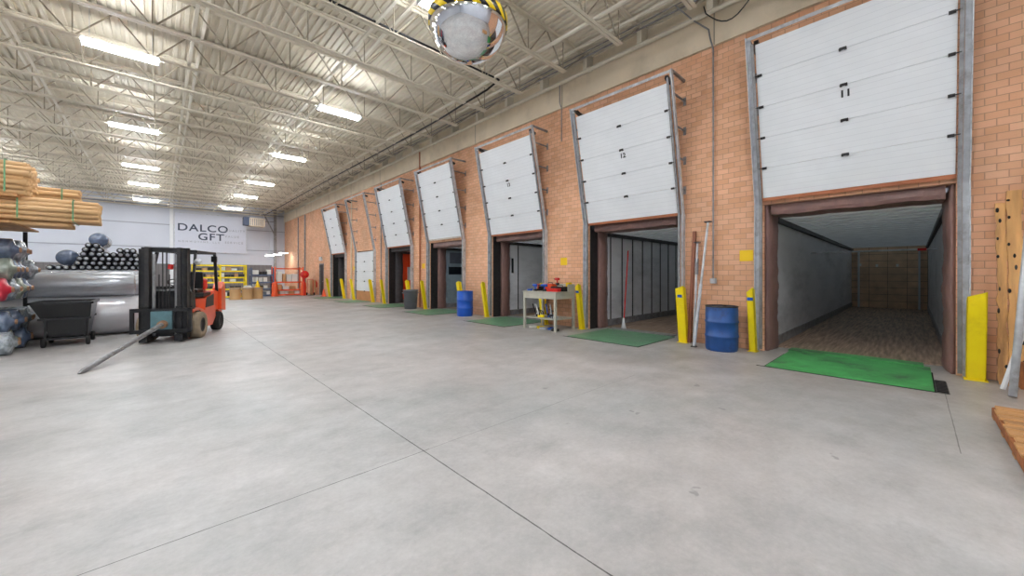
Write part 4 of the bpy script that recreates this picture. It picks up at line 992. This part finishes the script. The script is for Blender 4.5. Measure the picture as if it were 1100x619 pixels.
# ------------------------------------------------------------------ far wall banner and fittings
t = thing('wall_banner', 'large white company banner on the far wall reading DALCO GFT', 'banner', (0.95, FARY-0.09, 3.34))
MB().bbox(0, 4.72, -0.03, 0.03, 0, 3.15, 0.01).build('panel', 'sign', t)
mb = MB()
for a in ((-0.03,4.75,-0.04,0.04,-0.03,0.02),(-0.03,4.75,-0.04,0.04,3.13,3.18),(-0.03,0.02,-0.04,0.04,0,3.15),(4.7,4.75,-0.04,0.04,0,3.15)): mb.box(*a)
mb.build('frame', 'galv', t)
R90 = Matrix.Rotation(PI/2, 4, 'X')
def bt(body, x, z, size, m, sp=1.0, sxs=1.0): text_obj('lettering', body, size, m, t, Matrix.Translation((x, -0.034, z)) @ R90 @ Matrix.Scale(sxs, 4, (1,0,0)), sp=sp, bold=0.012 if size > .5 else 0.004)
bt('DALCO', 0.14, 1.72, 0.80, 'ink', 1.12, 1.12); bt('GFT', 1.42, 1.02, 0.80, 'ink', 1.12, 1.12)
bt('NONWOVENS, LLC', 0.2, 0.78, 0.2, 'ink_grey', 1.7)
for k, w in enumerate(('QUALITY', 'VALUE', 'SERVICE')): bt(w, 3.2, 1.85-0.52*k, 0.25, 'ink_grey', 1.5)
t = thing('unit_heater', 'cream and grey unit heater hung under the roof right of the banner', 'heater', (5.9, 38.2, 5.5))
MB().bbox(-0.35, 0.75, -0.35, 0.35, 0.05, 0.75, 0.03).build('cabinet', 'cream', t)
MB().bbox(-0.75, -0.35, -0.3, 0.3, 0.1, 0.8, 0.02).build('blower', 'ink', t)
mb = MB()
for k in range(7): mb.box(-0.3+k*0.14, -0.24+k*0.14, -0.37, -0.35, 0.12, 0.68)
mb.build('louvre', 'galv_dark', t)
for s in (-0.3, 0.6): MB().tube((s, 0, 0.75), (s, 0, 1.3), 0.012, 6).build('hanger', 'galv_dark', t)
mb = MB(); mb.bar((6.8, 39.8, 7.1), (7.8, 39.9, 5.0), 0.08); mb.bar((6.0, 39.8, 6.2), (7.8, 39.9, 6.3), 0.08)
tag(mb.build('corner_brace', 'galv_dark'), 'grey diagonal steel brace in the far right corner', 'brace')
for k, (x, z) in enumerate(((7.0, 3.1), (7.55, 3.2), (8.05, 3.36))):
    t = thing('hanging_lamp', 'low white glowing lamp near the far corner, %s of three' % ('leftmost', 'middle', 'rightmost')[k], 'light', (x, 38.0, z))
    MB().bbox(-0.28, 0.28, -0.3, 0.3, 0.0, 0.05, 0.01).build('lamp_panel', 'lamp_far', t)
    MB().bbox(-0.3, 0.3, -0.32, 0.32, 0.05, 0.09, 0.01).build('housing', 'white', t)
    MB().tube((0, 0, 0.09), (0, 0, 7.45-z), 0.008, 6).build('hanger', 'galv', t)

# ------------------------------------------------------------------ far storage: yellow shelving, drums, racks
def carton(x, y, z, sx, sy, sz, m, label, grp):
    o = MB().bbox(-sx/2, sx/2, -sy/2, sy/2, 0, sz, 0.006).build('carton', m); o.location = (x, y, z)
    tag(o, label, 'box', group=grp); MB().box(-0.025, 0.025, -sy/2-0.001, sy/2+0.001, sz, sz+0.001).build('tape', 'core', o); return o
def shelving(name, label, x, y, w, d, h, levels, postm, shelfm, bays=1):
    t = thing(name, label, 'shelving', (x, y, 0))
    for k in range(bays+1):
        for yy in (0, d): MB().box(w*k/bays-0.04, w*k/bays+0.04, yy-0.03, yy+0.03, 0, h).build('post', postm, t)
    for z in levels:
        MB().box(0, w, 0.0, d, z-0.03, z).build('shelf', shelfm, t)
        MB().box(0, w, -0.045, -0.02, z-0.09, z).build('beam', postm, t)
    return t
lv = (0.15, 0.62, 1.05, 1.35, 1.75, 2.1)
shelving('yellow_shelving', 'bright yellow steel shelving of parts beyond the forklift', 1.5, 29.3, 2.6, 0.7, 2.12, lv, 'yellow', 'galv_dark', 2)
rd = random.Random(21)
bl = ['grey', 'white', 'brown', 'dark']; bm = ['bin_grey', 'paper', 'box', 'dark_steel']
for z in lv[:-1]:
    x = 1.58
    while x < 4.0:
        w = rd.uniform(0.16, 0.36); q = rd.randrange(4); hh = rd.uniform(0.12, 0.24)
        if x+w > 4.05: break
        carton(x+w/2, 29.55, z, w-0.03, 0.4, hh, bm[q], 'small %s carton stored on the yellow shelving' % bl[q], 'cartons on the yellow shelving'); x += w
x = 3.2
for k, (x, y) in enumerate(((3.35, 27.7), (3.93, 27.6), (4.5, 27.9))):
    t = thing('fibre_drum', ['tan fibre drum, leftmost of the three before the shelving', 'tan fibre drum in the middle of the three before the shelving', 'tan fibre drum, rightmost of the three before the shelving'][k], 'drum', (x, y, 0), group='tan fibre drums')
    MB().lathe([(0.001,0),(0.28,0),(0.285,0.03),(0.275,0.05),(0.275,0.66),(0.285,0.67),(0.285,0.71),(0.001,0.71)], n=28).build('drum_body', 'drum_card', t)
    MB().lathe([(0.288,0.64),(0.292,0.66),(0.288,0.68)], n=28).build('band', 'galv_dark', t)
o = MB(); rd = random.Random(4)
for k in range(3): o.box(3.75+0.02*k, 4.15-0.02*k, 27.45, 27.8, 0.72+0.04*k, 0.75+0.04*k)
tag(o.build('paper_stack', 'paper'), 'white paper sheets stacked on the middle fibre drum', 'paper')
t = thing('yellow_cone', 'yellow plastic cone standing on the right fibre drum', 'cone', (4.5, 27.9, 0.712))
MB().lathe([(0.001,0.42),(0.03,0.4),(0.12,0.04),(0.12,0.0)], n=16).build('cone_body', 'yellow_flat', t); MB().box(-0.16,0.16,-0.16,0.16,0,0.02).build('cone_base', 'yellow_flat', t)
lv = (0.12, 0.55, 1.0, 1.5)
shelving('storage_rack', 'slate-blue shelving full of cartons between the drums and the orange rack', 4.55, 30.3, 1.25, 0.8, 1.95, lv, 'rack_blue', 'galv_dark', 1)
shelving('pallet_rack', 'orange pallet rack near the far right corner filled with goods', 5.9, 30.3, 1.75, 0.9, 2.05, (0.12, 0.45, 1.0, 1.95), 'rack_orange', 'rack_orange', 1)
rd = random.Random(9)
for z in lv:
    x = 4.62
    while x < 5.7:
        w = rd.uniform(0.2, 0.4); q = rd.choice((1, 1, 2, 3, 0)); hh = rd.uniform(0.18, 0.34)
        if x+w > 5.75: break
        carton(x+w/2, 30.65, z, w-0.04, 0.5, hh, bm[q], 'small %s carton on the slate-blue shelving' % bl[q], 'cartons on the slate-blue shelving'); x += w
for z, hs in ((0.12, .24), (0.45, .4), (1.0, .75)):
    x = 6.0
    while x < 7.5:
        w = rd.uniform(0.22, 0.5); q = rd.choice((1, 2, 2, 0)); hh = hs*rd.uniform(0.5, 1)
        if x+w > 7.55: break
        carton(x+w/2, 30.7, z, w-0.04, 0.6, hh, bm[q], '%s carton on the orange pallet rack' % bl[q], 'cartons on the orange pallet rack'); x += w
for k, x in enumerate((5.85, 7.65)):
    t = thing('rack_protector', 'orange bulky guard wrapped round the %s upright of the orange rack' % ('left', 'right')[k], 'guard', (x, 30.12, 0))
    MB().lathe([(0.001,0),(0.2,0),(0.21,0.05),(0.17,0.3),(0.2,0.55),(0.17,0.8),(0.14,0.95),(0.001,0.98)], n=20).build('guard_body', 'rack_orange', t)
    MB().box(-0.22, 0.22, -0.2, 0.06, 0, 0.02).build('base_plate', 'rack_orange', t)
t = thing('hose_reel', 'round red hose reel on a post before the far brick wall', 'hose reel', (7.55, 29.6, 0))
MB().box(-0.04, 0.04, -0.04, 0.04, 0, 1.5).build('post', 'red', t)
MB().lathe([(0.08,-0.08),(0.26,-0.08),(0.27,-0.05),(0.2,-0.04),(0.2,0.04),(0.27,0.05),(0.26,0.08),(0.08,0.08),(0.08,-0.08)], (0,-0.12,1.5), 28, 'Y').build('reel', 'red', t)
MB().lathe([(0.001,-0.1),(0.07,-0.1),(0.07,0.1)], (0,-0.12,1.5), 16, 'Y').build('hub', 'orange', t)
t = thing('hand_truck', 'dark hand truck standing right of the orange rack', 'hand truck', (8.05, 29.9, 0))
MB().path([(-0.18,0,0.12),(-0.18,0.1,1.15),(0.18,0.1,1.15),(0.18,0,0.12)], 0.016, 8).build('frame', 'red', t)
MB().box(-0.2,0.2,-0.22,0.02,0.0,0.02).build('toe_plate', 'dark_steel', t)
for s in (-1,1): MB().lathe([(0.02,-0.03),(0.1,-0.03),(0.1,0.03),(0.02,0.03)], (s*0.24,0.05,0.1), 18, 'X').build('wheel', 'rubber', t)
# person door and fittings
t = thing('door_8', 'dark steel person door in the brick beyond the farthest dock', 'door', (WX+0.05, 28.95, 0), kind='structure')
MB().bbox(0, 0.05, 0.02, 0.88, 0.0, 2.22, 0.005).build('door_leaf', 'darkdoor', t)
MB().box(-0.07, 0.0, -0.05, 0.02, 0, 2.3).box(-0.07, 0.0, 0.88, 0.95, 0, 2.3).box(-0.07, 0.0, -0.05, 0.95, 2.22, 2.3).build('door_frame', 'galv_dark', t)
MB().tube((-0.05, 0.1, 1.0), (-0.05, 0.3, 1.0), 0.015, 8).build('door_handle', 'galv', t)
t = thing('emergency_light', 'white twin-headed emergency light above the person door', 'light', (WX-0.08, 29.4, 2.5))
MB().bbox(-0.05, 0.08, -0.2, 0.2, 0, 0.16, 0.01).build('case', 'white', t)
for s in (-1,1): MB().lathe([(0.001,-0.06),(0.05,-0.06),(0.07,0.05),(0.001,0.05)], (0, s*0.13, 0.22), 14, 'X').build('lamp_head', 'white', t)
t = thing('fire_extinguisher', 'red fire extinguisher on the brick left of the person door', 'fire extinguisher', (WX-0.1, 30.4, 0.55))
MB().lathe([(0.001,0),(0.075,0.0),(0.08,0.03),(0.08,0.38),(0.03,0.46),(0.03,0.5),(0.001,0.5)], n=20).build('cylinder', 'red', t); MB().path([(0,0,0.5),(-0.05,0.05,0.5),(-0.09,0.06,0.2)],0.012,6).build('hose','black',t)
t = thing('traffic_cone', 'orange traffic cone on the floor by the farthest dock', 'cone', (8.3, 27.75, 0))
MB().lathe([(0.001,0.5),(0.03,0.49),(0.13,0.04),(0.13,0.02)], n=18).build('cone_body', 'rack_orange', t); MB().box(-0.17,0.17,-0.17,0.17,0,0.03).build('cone_base', 'rack_orange', t)
o = MB().bbox(8.2, 8.5, 30.2, 30.6, 0, 1.1, 0.02).build('storage_cabinet', 'box'); tag(o, 'narrow tan cabinet on the floor beside the fire extinguisher', 'cabinet'); MB().box(8.19, 8.2, 30.22, 30.58, 0.05, 1.05).build('cabinet_door', 'drum_card', o)

# ------------------------------------------------------------------ world, camera, view
w = bpy.data.worlds.new('World'); sc.world = w; w.use_nodes = True
w.node_tree.nodes['Background'].inputs['Color'].default_value = (0.75, 0.85, 1.0, 1); w.node_tree.nodes['Background'].inputs['Strength'].default_value = 1.0
cam = bpy.data.cameras.new('Camera'); co = bpy.data.objects.new('Camera', cam); C.objects.link(co); sc.camera = co
co.location = (0, 0, 1.5); co.rotation_euler = (PI/2, 0, -math.radians(43.176))
cam.sensor_fit = 'HORIZONTAL'; cam.sensor_width = 36; cam.lens = 36*405/1100
cam.shift_y = -(309.5-295)/1100
cam.clip_start = 0.05; cam.clip_end = 200
sc.view_settings.view_transform = 'Standard'; sc.view_settings.look = 'None'; sc.view_settings.gamma = 1; sc.view_settings.use_curve_mapping = False
sc.view_settings.exposure = 0.93
